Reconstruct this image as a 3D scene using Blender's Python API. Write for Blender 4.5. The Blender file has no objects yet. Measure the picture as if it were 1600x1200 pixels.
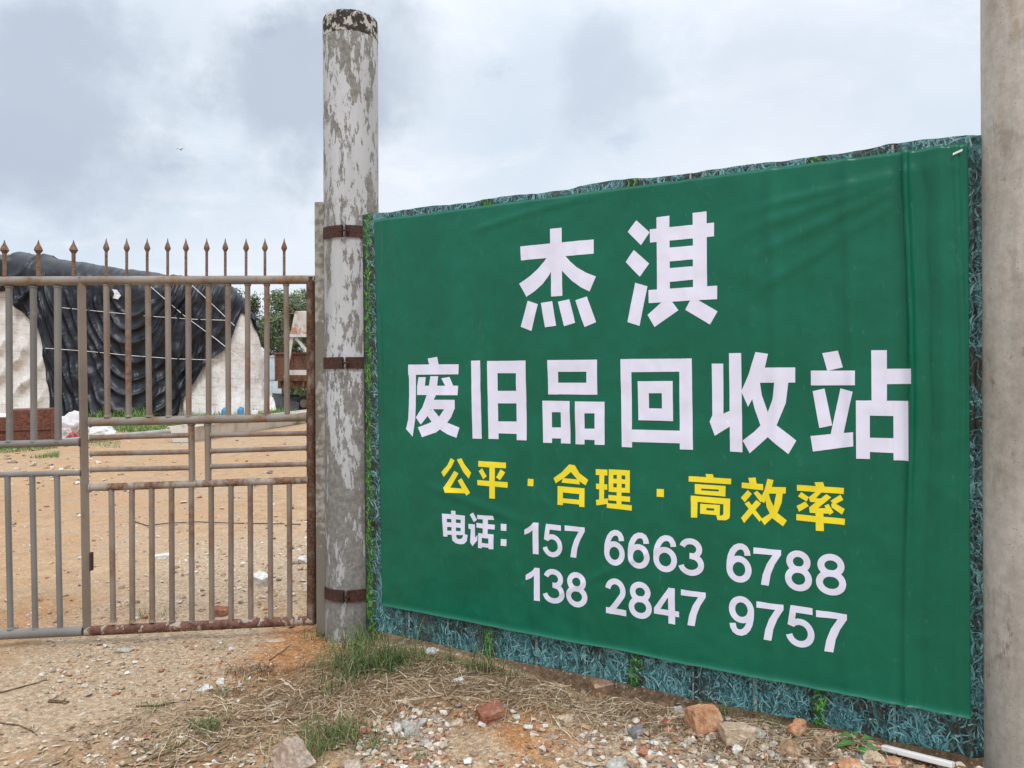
import bpy, bmesh, math, random
from mathutils import Vector, Matrix, noise as mnoise
random.seed(7)
S = bpy.context.scene
COL = S.collection
PI = math.pi
# ------------------------------------------------------------------ camera
F = 1202.0
CAM = Vector((0, 0, 1.6))
M3 = Matrix.Rotation(PI/2 - 0.0075, 3, 'X') @ Matrix.Rotation(-0.0068, 3, 'Z')
cd = bpy.data.cameras.new('camera'); cam = bpy.data.objects.new('camera', cd); COL.objects.link(cam)
cam.matrix_world = Matrix.Translation(CAM) @ M3.to_4x4()
cd.sensor_width = 36; cd.lens = F/1600*36; cd.clip_start = 0.05; cd.clip_end = 3000
S.camera = cam
S.view_settings.view_transform = 'Standard'; S.view_settings.look = 'None'
S.view_settings.gamma = 1; S.view_settings.exposure = 0.15
def ray(u, v): return M3 @ Vector(((u-800)/F, (600-v)/F, -1))
def atd(u, v, depth):
    r = ray(u, v); return CAM + r*(depth/r.y)
# ------------------------------------------------------------------ world: cloudy sky
SUN_EL, SUN_AZ = math.radians(56), math.radians(166)     # azimuth clockwise from +Y (north)
W = bpy.data.worlds.new('World'); S.world = W; W.use_nodes = True
nt = W.node_tree; nt.nodes.clear()
def wn(t, **k):
    n = nt.nodes.new(t)
    for a, b in k.items(): setattr(n, a, b)
    return n
def wl(a, b): nt.links.new(a, b)
def wmath(op, a, b=None, c=None):
    n = wn('ShaderNodeMath', operation=op)
    for i, x in enumerate((a, b, c)):
        if x is None: continue
        if isinstance(x, (int, float)): n.inputs[i].default_value = x
        else: wl(x, n.inputs[i])
    return n.outputs[0]
def wsmooth(x, a, b):
    n = wn('ShaderNodeMapRange', interpolation_type='SMOOTHSTEP'); wl(x, n.inputs[0])
    n.inputs[1].default_value = a; n.inputs[2].default_value = b
    return n.outputs[0]
def wmix(f, a, b):
    n = wn('ShaderNodeMix', data_type='RGBA')
    for i, x in ((0, f), (6, a), (7, b)):
        if isinstance(x, (int, float)): n.inputs[i].default_value = x
        elif isinstance(x, tuple): n.inputs[i].default_value = x + (1,)
        else: wl(x, n.inputs[i])
    return n.outputs[2]
sky = wn('ShaderNodeTexSky', sky_type='NISHITA', sun_disc=False)
sky.sun_elevation = SUN_EL; sky.sun_rotation = SUN_AZ
tc = wn('ShaderNodeTexCoord')
sep = wn('ShaderNodeSeparateXYZ'); wl(tc.outputs['Generated'], sep.inputs[0])
dz = wmath('ADD', wmath('MAXIMUM', sep.outputs[2], 0.0), 0.30)
pl = wn('ShaderNodeCombineXYZ')
wl(wmath('DIVIDE', sep.outputs[0], dz), pl.inputs[0]); wl(wmath('DIVIDE', sep.outputs[1], dz), pl.inputs[1])
def wnoise(scale, det=6, rough=.55, off=(0, 0, 0), dist=0.0):
    n = wn('ShaderNodeTexNoise'); n.inputs['Scale'].default_value = scale
    n.inputs['Detail'].default_value = det; n.inputs['Roughness'].default_value = rough
    n.inputs['Distortion'].default_value = dist
    m = wn('ShaderNodeMapping'); m.inputs['Location'].default_value = off; wl(pl.outputs[0], m.inputs[0])
    wl(m.outputs[0], n.inputs['Vector']); return n.outputs['Fac']
n1 = wnoise(1.3, 7, .55, (3.1, 1.2, 0), .3); n2 = wnoise(3.4, 8, .6, (7.7, 2.2, 0), .4); n3 = wnoise(7, 6, .6, (1.7, 9.2, 0))
K = 10.0     # cloud radiance is given for a background of strength 0.1
def kc(r, g, b): return (r*K, g*K, b*K)
base = wmix(wsmooth(n1, .30, .66), kc(.62, .71, .82), kc(.75, .81, .89))
base = wmix(wmath('MULTIPLY', wsmooth(n2, .46, .74), .55), base, kc(.88, .91, .97))
# brighter towards the zenith, as an overcast sky is
zen = wsmooth(sep.outputs[2], .35, .95)
lift = wmix(zen, (1, 1, 1), (2.3, 2.25, 2.2))
mm = wn('ShaderNodeMix', data_type='RGBA', blend_type='MULTIPLY'); mm.inputs[0].default_value = 1
wl(base, mm.inputs[6]); wl(lift, mm.inputs[7]); base = mm.outputs[2]
# grey cloud banks standing at their own bearings
_nb = wn('ShaderNodeTexNoise'); _nb.inputs['Scale'].default_value = 7.5; _nb.inputs['Detail'].default_value = 7; _nb.inputs['Roughness'].default_value = .58
wl(tc.outputs['Generated'], _nb.inputs['Vector']); nB = _nb.outputs['Fac']
def bank(col, u, v, a, b, amt, sx=1.0):
    d = ray(u, v).normalized()
    n = wn('ShaderNodeVectorMath', operation='SUBTRACT'); wl(tc.outputs['Generated'], n.inputs[0]); n.inputs[1].default_value = d
    sc = wn('ShaderNodeVectorMath', operation='MULTIPLY'); wl(n.outputs[0], sc.inputs[0]); sc.inputs[1].default_value = (1/sx, 1, 1)
    ln = wn('ShaderNodeVectorMath', operation='LENGTH'); wl(sc.outputs[0], ln.inputs[0])
    dd = wmath('ADD', ln.outputs['Value'], wmath('MULTIPLY', wmath('SUBTRACT', nB, .5), .26))
    m = wmath('MULTIPLY', wsmooth(dd, b, a), amt)
    return wmix(m, col, kc(.46, .53, .635))
base = bank(base, 70, 160, .045, .13, .88, 1.7)
base = bank(base, 10, 255, .02, .10, .45, 1.2)
base = bank(base, 470, 140, .04, .12, .88, 1.15)
base = bank(base, 610, 115, .02, .09, .40, 1.0)
base = bank(base, 945, 105, .01, .085, .45, 1.1)
base = bank(base, 160, 275, .02, .10, .35, 2.2)
base = bank(base, 1250, 120, .01, .13, .15, 2.5)
base = bank(base, 330, 40, .01, .10, .15, 1.8)
gap = wmath('MULTIPLY', wsmooth(wnoise(4.5, 6, .6, (11, 4, 0)), .62, .74), .16)
nb = wn('ShaderNodeMix', data_type='RGBA'); wl(gap, nb.inputs[0]); wl(base, nb.inputs[6]); wl(sky.outputs[0], nb.inputs[7])
bg = wn('ShaderNodeBackground'); bg.inputs[1].default_value = 0.1; wl(nb.outputs[2], bg.inputs[0])
wo = wn('ShaderNodeOutputWorld'); wl(bg.outputs[0], wo.inputs[0])
# ------------------------------------------------------------------ sun behind thin cloud
sl = bpy.data.lights.new('sun', 'SUN'); sl.energy = 1.5; sl.angle = math.radians(14); sl.color = (1, .98, .94)
sun = bpy.data.objects.new('sun', sl); COL.objects.link(sun)
sd = Vector((math.sin(SUN_AZ)*math.cos(SUN_EL), math.cos(SUN_AZ)*math.cos(SUN_EL), math.sin(SUN_EL)))
sun.rotation_euler = sd.to_track_quat('Z', 'Y').to_euler()

# ------------------------------------------------------------------ material helper
class N:
    def __init__(s, name, rough=.8, spec=.3, metal=0.0):
        s.m = bpy.data.materials.new(name); s.m.use_nodes = True; s.t = s.m.node_tree
        s.b = s.t.nodes['Principled BSDF']
        s.b.inputs['Roughness'].default_value = rough; s.b.inputs['Specular IOR Level'].default_value = spec
        s.b.inputs['Metallic'].default_value = metal
        s.c = s.t.nodes.new('ShaderNodeTexCoord')
    def n(s, t, **k):
        n = s.t.nodes.new(t)
        for a, b in k.items(): setattr(n, a, b)
        return n
    def l(s, a, b): s.t.links.new(a, b)
    def put(s, sock, x):
        if isinstance(x, (int, float)): sock.default_value = x
        elif isinstance(x, tuple): sock.default_value = x + (1,) if len(x) == 3 and sock.type == 'RGBA' else x
        else: s.l(x, sock)
    def vec(s, scale=(1, 1, 1), rot=(0, 0, 0), loc=(0, 0, 0)):
        m = s.n('ShaderNodeMapping'); s.l(s.c.outputs['Object'], m.inputs[0])
        m.inputs['Scale'].default_value = scale; m.inputs['Rotation'].default_value = rot; m.inputs['Location'].default_value = loc
        return m.outputs[0]
    def noise(s, scale, det=5, rough=.55, v=None, dist=0.0):
        n = s.n('ShaderNodeTexNoise'); n.inputs['Scale'].default_value = scale; n.inputs['Detail'].default_value = det
        n.inputs['Roughness'].default_value = rough; n.inputs['Distortion'].default_value = dist
        s.l(v if v is not None else s.c.outputs['Object'], n.inputs['Vector']); return n.outputs['Fac']
    def vor(s, scale, v=None, out='Distance', rand=1.0):
        n = s.n('ShaderNodeTexVoronoi'); n.inputs['Scale'].default_value = scale; n.inputs['Randomness'].default_value = rand
        s.l(v if v is not None else s.c.outputs['Object'], n.inputs['Vector']); return n.outputs[out]
    def step(s, x, a, b):
        n = s.n('ShaderNodeMapRange', interpolation_type='SMOOTHSTEP'); s.put(n.inputs[0], x)
        n.inputs[1].default_value = a; n.inputs[2].default_value = b; return n.outputs[0]
    def math(s, op, a, b=0.0):
        n = s.n('ShaderNodeMath', operation=op); s.put(n.inputs[0], a); s.put(n.inputs[1], b); return n.outputs[0]
    def mix(s, f, a, b, mode='MIX'):
        n = s.n('ShaderNodeMix', data_type='RGBA', blend_type=mode)
        s.put(n.inputs[0], f); s.put(n.inputs[6], a); s.put(n.inputs[7], b); return n.outputs[2]
    def ramp(s, x, stops, const=False):
        r = s.n('ShaderNodeValToRGB'); s.put(r.inputs[0], x); e = r.color_ramp.elements
        if const: r.color_ramp.interpolation = 'CONSTANT'
        while len(e) < len(stops): e.new(.5)
        for q, (p, c) in zip(e, stops): q.position = p; q.color = c + (1,)
        return r.outputs[0]
    def island(s):
        return s.n('ShaderNodeNewGeometry').outputs['Random Per Island']
    def z(s):
        x = s.n('ShaderNodeSeparateXYZ'); s.l(s.c.outputs['Object'], x.inputs[0]); return x.outputs
    def attr(s, name):
        a = s.n('ShaderNodeAttribute'); a.attribute_name = name
        x = s.n('ShaderNodeSeparateColor'); s.l(a.outputs['Color'], x.inputs[0]); return x.outputs
    def bump(s, h, strength=.5, dist=.01):
        b = s.n('ShaderNodeBump'); b.inputs['Strength'].default_value = strength; b.inputs['Distance'].default_value = dist
        s.put(b.inputs['Height'], h); s.l(b.outputs[0], s.b.inputs['Normal'])
    def col(s, x): s.put(s.b.inputs['Base Color'], x)
    def rough(s, x): s.put(s.b.inputs['Roughness'], x)

def plain(name, c, rough=.7, spec=.3, var=.25, sc=6, bump=0.0, metal=0.0):
    m = N(name, rough, spec, metal)
    d = tuple(x*(1-var) for x in c); e = tuple(min(1, x*(1+var)) for x in c)
    f = m.noise(sc, 6, .6)
    m.col(m.mix(m.step(f, .3, .7), d, e))
    if bump: m.bump(m.noise(sc*5, 5), .6, bump)
    return m.m
def rusty(name, paint, rust_lo, rust_hi, a, b, sc=9, rough=.62, metal=0.0, stretch=(1, 1, .5)):
    m = N(name, rough, .4, metal)
    v = m.vec(stretch)
    n = m.noise(sc, 8, .65, v); n2 = m.noise(sc*5, 4, .6)
    rust = m.mix(m.step(n2, .35, .65), rust_lo, rust_hi)
    dirt = m.mix(m.step(m.noise(sc*.5, 5, .6, v), .35, .7), paint, tuple(x*.68 for x in paint))
    k = m.step(m.math('ADD', n, m.math('MULTIPLY', n2, .22)), a, b)
    m.col(m.mix(k, dirt, rust)); m.rough(m.math('ADD', m.math('MULTIPLY', k, .25), rough-.05))
    m.bump(m.math('ADD', m.math('MULTIPLY', k, .4), n2), .35, .002)
    return m.m
def islands(name, stops, rough=.85, spec=.2, bump=0.0, sc=60, const=False, var=.25):
    m = N(name, rough, spec)
    c = m.ramp(m.island(), stops, const)
    f = m.noise(sc, 5, .6)
    c2 = m.mix(m.step(f, .3, .7), tuple([1-var]*3), tuple([1+var]*3))
    m.col(m.mix(1.0, c, c2, 'MULTIPLY'))
    if bump: m.bump(f, .6, bump)
    return m.m

# ------------------------------------------------------------------ mesh helper
def newobj(name, verts, faces, mats, parent=None, base=None, smooth=False, mi=None):
    """verts are in world coordinates; base = origin of a top-level thing"""
    me = bpy.data.meshes.new(name)
    o = bpy.data.objects.new(name, me); COL.objects.link(o)
    if parent is not None:
        org = parent['_b'] if '_b' in parent else parent.location
        org = Vector(org); o.parent = parent; o['_b'] = tuple(org)
    else:
        org = Vector(base) if base is not None else Vector((0, 0, 0)); o.location = org; o['_b'] = tuple(org)
    me.from_pydata([tuple(Vector(v)-org) for v in verts], [], faces)
    if not isinstance(mats, (list, tuple)): mats = [mats]
    for m in mats: me.materials.append(m)
    if mi: me.polygons.foreach_set('material_index', mi)
    if smooth: me.polygons.foreach_set('use_smooth', [True]*len(me.polygons))
    me.update(); return o
def empty(name, loc):
    o = bpy.data.objects.new(name, None); COL.objects.link(o); o.location = loc; o['_b'] = tuple(loc)
    o.empty_display_size = .1; return o
def tag(o, label=None, cat=None, group=None, kind=None):
    if label: o['label'] = label
    if cat: o['category'] = cat
    if group: o['group'] = group
    if kind: o['kind'] = kind
    return o
def frame(d):
    d = d.normalized(); a = Vector((0, 0, 1)) if abs(d.z) < .9 else Vector((1, 0, 0))
    u = d.cross(a).normalized(); return u, d.cross(u).normalized()
class MB:
    def __init__(s): s.v = []; s.f = []; s.m = []
    def add(s, v, f, m=0):
        k = len(s.v); s.v += [Vector(x) for x in v]; s.f += [tuple(i+k for i in q) for q in f]; s.m += [m]*len(f); return s
    def tube(s, p, q, r, n=12, r2=None, cap=True, m=0): return s.path([p, q], [r, r if r2 is None else r2], n, cap, m)
    def path(s, pts, rs, n=10, cap=True, m=0):
        pts = [Vector(p) for p in pts]
        if isinstance(rs, (int, float)): rs = [rs]*len(pts)
        v = []; f = []; u0 = None
        for i, p in enumerate(pts):
            d = (pts[min(i+1, len(pts)-1)]-pts[max(i-1, 0)]).normalized()
            if u0 is None: u, w = frame(d)
            else:
                u = (u0-d*u0.dot(d)).normalized(); w = d.cross(u)
            u0 = u
            for k in range(n):
                a = 2*PI*k/n; v.append(p+(u*math.cos(a)+w*math.sin(a))*rs[i])
        for i in range(len(pts)-1):
            for k in range(n):
                f.append((i*n+k, i*n+(k+1) % n, (i+1)*n+(k+1) % n, (i+1)*n+k))
        if cap:
            f.append(tuple(range(n-1, -1, -1))); f.append(tuple((len(pts)-1)*n+k for k in range(n)))
        return s.add(v, f, m)
    def lathe(s, p, axis, prof, n=10, m=0):     # prof: (h, r)
        return s.path([Vector(p)+Vector(axis)*h for h, r in prof], [r for h, r in prof], n, True, m)
    def box(s, c, X, Y, Z, m=0):                # half-extent vectors
        c = Vector(c); X, Y, Z = Vector(X), Vector(Y), Vector(Z)
        v = [c+X*a+Y*b+Z*d for a in (-1, 1) for b in (-1, 1) for d in (-1, 1)]
        f = [(0, 1, 3, 2), (4, 6, 7, 5), (0, 4, 5, 1), (2, 3, 7, 6), (0, 2, 6, 4), (1, 5, 7, 3)]
        return s.add(v, f, m)
    def aabox(s, a, b, m=0):
        a = Vector(a); b = Vector(b); c = (a+b)/2; h = (b-a)/2
        return s.box(c, (h.x, 0, 0), (0, h.y, 0), (0, 0, h.z), m)
    def build(s, name, mats, parent=None, base=None, smooth=False, bevel=0.0):
        o = newobj(name, s.v, s.f, mats, parent, base, smooth, s.m)
        if smooth: autosmooth(o)
        if bevel:
            b = o.modifiers.new('bevel', 'BEVEL'); b.width = bevel; b.segments = 2; b.limit_method = 'ANGLE'; b.harden_normals = False
        return o
def autosmooth(o, ang=40):
    me = o.data
    bm = bmesh.new(); bm.from_mesh(me)
    for e in bm.edges:
        if len(e.link_faces) == 2 and e.calc_face_angle(0) > math.radians(ang): e.smooth = False
    bm.to_mesh(me); bm.free()
def sstep(x, a, b):
    t = max(0.0, min(1.0, (x-a)/(b-a))); return t*t*(3-2*t)
def fbm(x, y, z, o=4):
    return mnoise.fractal(Vector((x, y, z)), 1.0, 2.0, o)

# ------------------------------------------------------------------ fence plane
PHI = 0.5374
FD = Vector((math.cos(PHI), -math.sin(PHI), 0)); FN = Vector((-math.sin(PHI), -math.cos(PHI), 0))
_r = ray(594, 600); F0 = CAM + _r*(4.45/_r.y); F0.z = 0
def FP(s, z, o=0.0): return F0 + FD*s + FN*o + Vector((0, 0, z))
def onfence(u, v, o=0.0):
    r = ray(u, v); t = ((F0+FN*o-CAM).dot(FN))/r.dot(FN); P = CAM+r*t
    return (P-F0).dot(FD), P.z

# ------------------------------------------------------------------ ground
def gz(x, y, fine=True):
    p = Vector((x, y, 0)); rel = p-F0; s = rel.dot(FD); d = rel.dot(FN)
    h = 0.10*sstep(s, -.45, .35)*(1-sstep(abs(d), .15, 1.0))
    h += .035*sstep(s, 1.2, 2.6)*(1-sstep(abs(d), .1, .7))
    h -= .085*math.exp(-((d+.02)/.075)**2)*sstep(s, .75, 1.25)
    r = math.hypot(x, y)
    if r < 14:
        k = 1-sstep(r, 9, 14)
        h += .035*k*fbm(x*.9, y*.9, 3.3, 3)*.6
        if fine:
            h += k*(.016*fbm(x*4.2, y*4.2, 1.1, 4)+.006*fbm(x*17, y*17, 5.1, 3))
    else: h += .02*fbm(x*.25, y*.25, 8, 2)
    if y > 8: h += .03*sstep(y, 8, 14)*fbm(x*.35, y*.35, 2.2, 3)
    return h
def at(u, v, fine=True):
    r = ray(u, v); z = 0.0
    for _ in range(7):
        P = CAM + r*((z-CAM.z)/r.z); z = gz(P.x, P.y, fine)
    return Vector((P.x, P.y, z))
def axis(a, b, step, far, g=1.13):
    n = int((b-a)/step); c = [a+(b-a)*i/n for i in range(n+1)]
    st = step; L = [a]; 
    while L[-1] > -far: st *= g; L.append(L[-1]-st)
    st = step; R_ = [b]
    while R_[-1] < far: st *= g; R_.append(R_[-1]+st)
    return L[:0:-1]+c+R_[1:]
xs = axis(-3.2, 2.4, .024, 900); 
ys = axis(2.3, 6.4, .022, 900)
# ground colour zones (soil types, plus shade painted along the fence foot): r orange soil, g grey gravel, b straw litter and fence-foot dark, a grass
ZO = [(750, 1170, .42, 1.0), (640, 1150, .2, .3), (470, 1015, .5, .9), (430, 1035, .5, .7), (80, 850, .9, .4), (250, 800, 1.6, .36), (400, 735, 3, .3), (120, 780, 2, .4), (850, 1165, .25, .6), (60, 960, .5, .5), (390, 700, 4, .2), (460, 890, .3, .35)]
ZG = [(150, 1060, .9, .8), (300, 1010, .5, .9), (420, 880, 1.2, .8), (330, 930, .8, .7), (60, 1080, .7, .6), (1050, 1160, .6, .7), (700, 1190, .3, .8), (1250, 1190, .5, .7), (600, 1160, .3, .7), (450, 840, 1.3, .5), (200, 960, .7, .5)]
ZB = [(600, 1060, .45, 1.0), (480, 1080, .35, .8), (750, 1060, .4, 1.0), (900, 1070, .3, .9), (380, 1120, .4, .7), (300, 1170, .4, .6), (1100, 1090, .3, .8), (1300, 1160, .3, .7), (560, 1110, .35, .9), (980, 1090, .25, .8), (150, 1170, .4, .5)]+[(u, 1003+(u-590)*.2147, .24, 1.0) for u in range(640, 1500, 70)]  # last row: dark brown soil and painted shadow along the fence foot
def zl(L): return [(at(u, v, False), r, a) for u, v, r, a in L]
ZO, ZG, ZB = zl(ZO), zl(ZG), zl(ZB)
def zone(L, x, y):
    m = 0.0
    for P, r, a in L:
        d = math.hypot(x-P.x, (y-P.y)*.8)/r
        if d < 1.6: m = max(m, a*(1-sstep(d, .35, 1.5)))
    return m
gv = []; gc = []
for y in ys:
    for x in xs:
        gv.append((x, y, gz(x, y)))
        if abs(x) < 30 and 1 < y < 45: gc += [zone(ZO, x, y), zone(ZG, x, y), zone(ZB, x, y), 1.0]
        else: gc += [0, 0, 0, 1]
nx = len(xs)
gf = [(j*nx+i, j*nx+i+1, (j+1)*nx+i+1, (j+1)*nx+i) for j in range(len(ys)-1) for i in range(nx-1)]
g = N('dirt', .95, .1)
z3 = g.attr('zone')
big = g.noise(.8, 6, .6); mid = g.noise(5, 7, .65); fin = g.noise(38, 6, .7); grit = g.noise(160, 3, .7)
def warp(x, amt=.9):
    return g.step(g.math('ADD', x, g.math('MULTIPLY', g.math('SUBTRACT', mid, .5), amt)), .25, .75)
c = g.mix(g.step(mid, .35, .68), (.36, .23, .13), (.51, .36, .225))
c = g.mix(g.math('MULTIPLY', g.step(big, .42, .62), .55), c, (.47, .29, .155))
c = g.mix(g.math('MULTIPLY', g.step(g.noise(.33, 7, .62), .46, .66), .5), c, (.43, .35, .26))
c = g.mix(g.math('MULTIPLY', warp(z3[0]), .9), c, g.mix(g.step(fin, .35, .65), (.35, .15, .055), (.48, .25, .11)))
c = g.mix(g.math('MULTIPLY', warp(z3[1]), .8), c, g.mix(g.step(fin, .35, .65), (.335, .245, .165), (.53, .425, .305)))
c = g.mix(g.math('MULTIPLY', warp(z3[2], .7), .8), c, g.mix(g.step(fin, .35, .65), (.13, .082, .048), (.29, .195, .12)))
# small stones and clods pressed into the soil
vd = g.vor(55, out='Distance'); vc = g.vor(55, out='Color'); vs = g.n('ShaderNodeSeparateColor'); g.l(vc, vs.inputs[0])
peb = g.math('MULTIPLY', g.step(vd, .42, .30), g.step(vs.outputs[0], .62, .66))
c = g.mix(g.math('MULTIPLY', peb, .75), c, g.ramp(vs.outputs[1], [(0, (.30, .24, .18)), (.4, (.62, .55, .46)), (.7, (.42, .22, .11)), (1, (.72, .68, .62))]))
vd2 = g.vor(17, out='Distance'); vc2 = g.vor(17, out='Color'); vs2 = g.n('ShaderNodeSeparateColor'); g.l(vc2, vs2.inputs[0])
peb2 = g.math('MULTIPLY', g.step(vd2, .34, .24), g.step(vs2.outputs[0], .80, .83))
c = g.mix(g.math('MULTIPLY', peb2, .6), c, g.ramp(vs2.outputs[1], [(0, (.34, .27, .20)), (.5, (.66, .60, .52)), (1, (.45, .24, .13))]))
c = g.mix(1.0, c, g.mix(g.step(grit, .3, .72), (.70, .69, .67), (1.22, 1.2, 1.2)), 'MULTIPLY')
c = g.mix(1.0, c, g.mix(g.step(fin, .25, .75), (.82, .81, .79), (1.12, 1.12, 1.12)), 'MULTIPLY')
g.col(c)
hgt = g.math('ADD', g.math('ADD', g.math('MULTIPLY', fin, .7), g.math('MULTIPLY', grit, .35)), g.math('ADD', g.math('MULTIPLY', peb, .5), g.math('MULTIPLY', peb2, .9)))
g.bump(hgt, .7, .012)
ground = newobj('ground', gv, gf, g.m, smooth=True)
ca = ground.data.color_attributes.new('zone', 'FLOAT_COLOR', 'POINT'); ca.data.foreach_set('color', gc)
tag(ground, kind='structure')
del gv, gf, gc

# ------------------------------------------------------------------ gate post: round concrete column with peeling white paint
PD = 4.79
pb = atd(551, 985, PD); pt_ = atd(547, 14, PD-.165)
PB = Vector((pb.x, PD, gz(pb.x, PD)-.12)); PT = Vector((atd(547.5, 9, PD).x, PD, pt_.z)); PR = .168
post = tag(empty('gate_post', PB), 'tall round concrete gate post with peeling white paint and rusty steel bands', 'gate post')
m = N('peeling_paint', .75, .25)
v = m.vec((1, 1, .28)); 
pz = m.z()[2]
low = m.step(pz, 1.9, .9)
n = m.noise(7.5, 9, .74, v, .3); n2 = m.noise(26, 8, .75, m.vec((1, 1, .33)))
ntop = m.math('ADD', m.math('MULTIPLY', n, .52), m.math('MULTIPLY', n2, .48))
k = m.step(m.math('ADD', ntop, m.math('MULTIPLY', low, .05)),   .512, .530)
conc = m.mix(m.step(m.noise(30, 6, .65), .3, .7), (.15, .142, .13), (.255, .245, .225))
pnt = m.mix(m.step(m.noise(3, 6, .6, v), .35, .7), (.50, .515, .535), (.37, .375, .38))
pnt = m.mix(m.math('MULTIPLY', low, .6), pnt, (.36, .36, .345))
m.col(m.mix(k, pnt, conc)); m.bump(m.math('ADD', m.math('MULTIPLY', k, -1.0), m.math('MULTIPLY', n2, .4)), .5, .004)
MPAINT = m.m
n_ = 64
mb = MB()
ax = PT-PB; H = ax.length; ad = ax.normalized()
prof = [(0, PR), (H*.25, PR), (H*.5, PR), (H*.75, PR*.998), (H-.125, PR*.995), (H-.1249, PR*.985)]
vv = []; ff = []
u_, w_ = frame(ad)
for h, r in prof:
    for q in range(n_):
        a = 2*PI*q/n_
        rr = r*(1+(.010 if q in (14, 15) else 0))
        vv.append(PB+ad*h+(u_*math.cos(a)+w_*math.sin(a))*rr)
for i in range(len(prof)-1):
    for q in range(n_): ff.append((i*n_+q, i*n_+(q+1) % n_, (i+1)*n_+(q+1) % n_, (i+1)*n_+q))
ff.append(tuple(range(n_-1, -1, -1))); ff.append(tuple((len(prof)-1)*n_+q for q in range(n_)))
o = newobj('shaft', vv, ff, MPAINT, post, smooth=True); autosmooth(o)
m = N('weathered_top', .9, .15)
k = m.step(m.noise(26, 6, .65, m.vec((1, 1, .8))), .47, .53)
m.col(m.mix(k, (.045, .038, .033), (.44, .42, .39))); m.bump(k, .8, .006)
mb = MB(); mb.lathe(PB, ad, [(H-.124, PR*1.004), (H-.02, PR*1.0), (H-.004, PR*.985), (H+.006, PR*.93)], 48)
mb.build('cap', m.m, post, smooth=True)
MBAND = rusty('band_rust', (.040, .018, .016), (.030, .012, .010), (.085, .032, .020), .42, .66, 14)
BANDZ = [atd(545, y, PD-PR).z for y in (361, 567, 931)]
for bz in BANDZ:
    c0 = PB+ad*((bz-PB.z)/ad.z); mb = MB()
    hw = .035
    for a0, a1 in ((-2.62, -1.66), (-1.53, -.30)):      # two straps that meet in a bolted clamp at the front
        L = 22; vs_ = []; fs_ = []
        for i in range(L+1):
            a = a0+(a1-a0)*i/L
            for rr, zz in ((PR+.003, -hw), (PR+.010, -hw), (PR+.010, hw), (PR+.003, hw)):
                vs_.append(c0+Vector((math.cos(a)*rr, math.sin(a)*rr, zz)))
        for i in range(L):
            for q in range(4): fs_.append((i*4+q, i*4+(q+1) % 4, (i+1)*4+(q+1) % 4, (i+1)*4+q))
        fs_ += [(3, 2, 1, 0), tuple(L*4+q for q in range(4))]
        mb.add(vs_, fs_)
    for a in (-1.66, -1.53):                            # turned-out ears
        d = Vector((math.cos(a), math.sin(a), 0)); t_ = Vector((-d.y, d.x, 0))
        mb.box(c0+d*(PR+.022), d*.020, t_*.003, (0, 0, hw*.96))
    d = Vector((math.cos(-1.595), math.sin(-1.595), 0)); t_ = Vector((-d.y, d.x, 0))
    mb.tube(c0+d*(PR+.024)-t_*.028, c0+d*(PR+.024)+t_*.03, .006, 8)
    mb.build('band', MBAND, post)
MGALV = rusty('weathered_steel', (.26, .225, .19), (.13, .075, .045), (.27, .16, .09), .58, .78, 7)
MSTEELG = rusty('grey_flat_steel', (.165, .15, .12), (.15, .13, .10), (.33, .315, .285), .62, .68, 5, stretch=(1, 1, .25))
# flat steel hanging rail strapped to the post's left side
rb = atd(505, 985, PD-.02); rt = atd(502, 318, PD-.02)
mb = MB(); X = Vector((.030, 0, 0)); Y = Vector((0, .05, 0))
c0 = (rb+rt)/2; mb.box(c0, X, Y, (rt-rb)/2)
mb.build('hanging_rail', MSTEELG, post, bevel=.004)
mb = MB(); mb.tube(rb+Vector((.038, .0, .0)), rt+Vector((.038, 0, -.03)), .008, 6)
mb.build('seam_rod', rusty('dark_rod', (.06, .055, .05), (.08, .05, .03), (.12, .08, .05), .5, .7), post)

# ------------------------------------------------------------------ gate leaf
_a = ray(487, 700); GR = CAM+_a*(4.80/_a.y)
GDIR = Vector((1, .107, 0)).normalized(); GNRM = Vector((.107, -1, 0)).normalized()
def og(u, v, o=0.0):
    r = ray(u, v); t = ((GR+GNRM*o-CAM).dot(GNRM))/r.dot(GNRM); return CAM+r*t
gate = tag(empty('iron_gate', Vector((og(487, 985).x, og(487, 985).y, gz(og(487, 985).x, og(487, 985).y)))),
           'rusty grey tubular steel gate topped with a row of spear points', 'gate')
MRUST = rusty('rusted_stile', (.20, .155, .12), (.035, .018, .012), (.14, .065, .035), .44, .62, 14, stretch=(1, 1, .6))
MBROWN = rusty('brown_stile', (.22, .175, .14), (.11, .065, .04), (.24, .15, .09), .62, .82, 6)
MPICK = rusty('picket_steel', (.255, .21, .175), (.13, .075, .05), (.25, .15, .10), .54, .80, 6)
MPICKG = rusty('picket_grey', (.21, .197, .183), (.17, .12, .09), (.30, .22, .16), .70, .86, 6)
MBOT = rusty('bottom_rail_rust', (.36, .29, .235), (.075, .03, .022), (.17, .08, .05), .555, .60, 7, stretch=(1.6, 1, 1))
MTIP = rusty('spear_rust', (.20, .14, .11), (.09, .045, .03), (.24, .14, .09), .45, .65, 20)
U = .003883   # metres per photo pixel at the gate
def gtube(name, a, b, r, mt, n=14, off=0.0, weld=True):
    p, q = og(*a, off), og(*b, off); mb = MB(); mb.tube(p, q, r, n)
    if weld:
        d = (q-p).normalized()
        for e, s_ in ((p, 1), (q, -1)):                  # weld bead
            mb.lathe(e+d*s_*.002, d*s_, [(0, r*1.28), (.006, r*1.22), (.012, r*1.0)], n)
    return mb.build(name, mt, gate, smooth=True)
XL = -420                                                 # the leaf runs on out of frame
gtube('top_rail', (XL, 441), (492, 437), .027, MGALV, 18, weld=False)
gtube('bottom_rail', (XL, 1010), (130, 986), .030, MPICKG, 18, weld=False)
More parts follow.
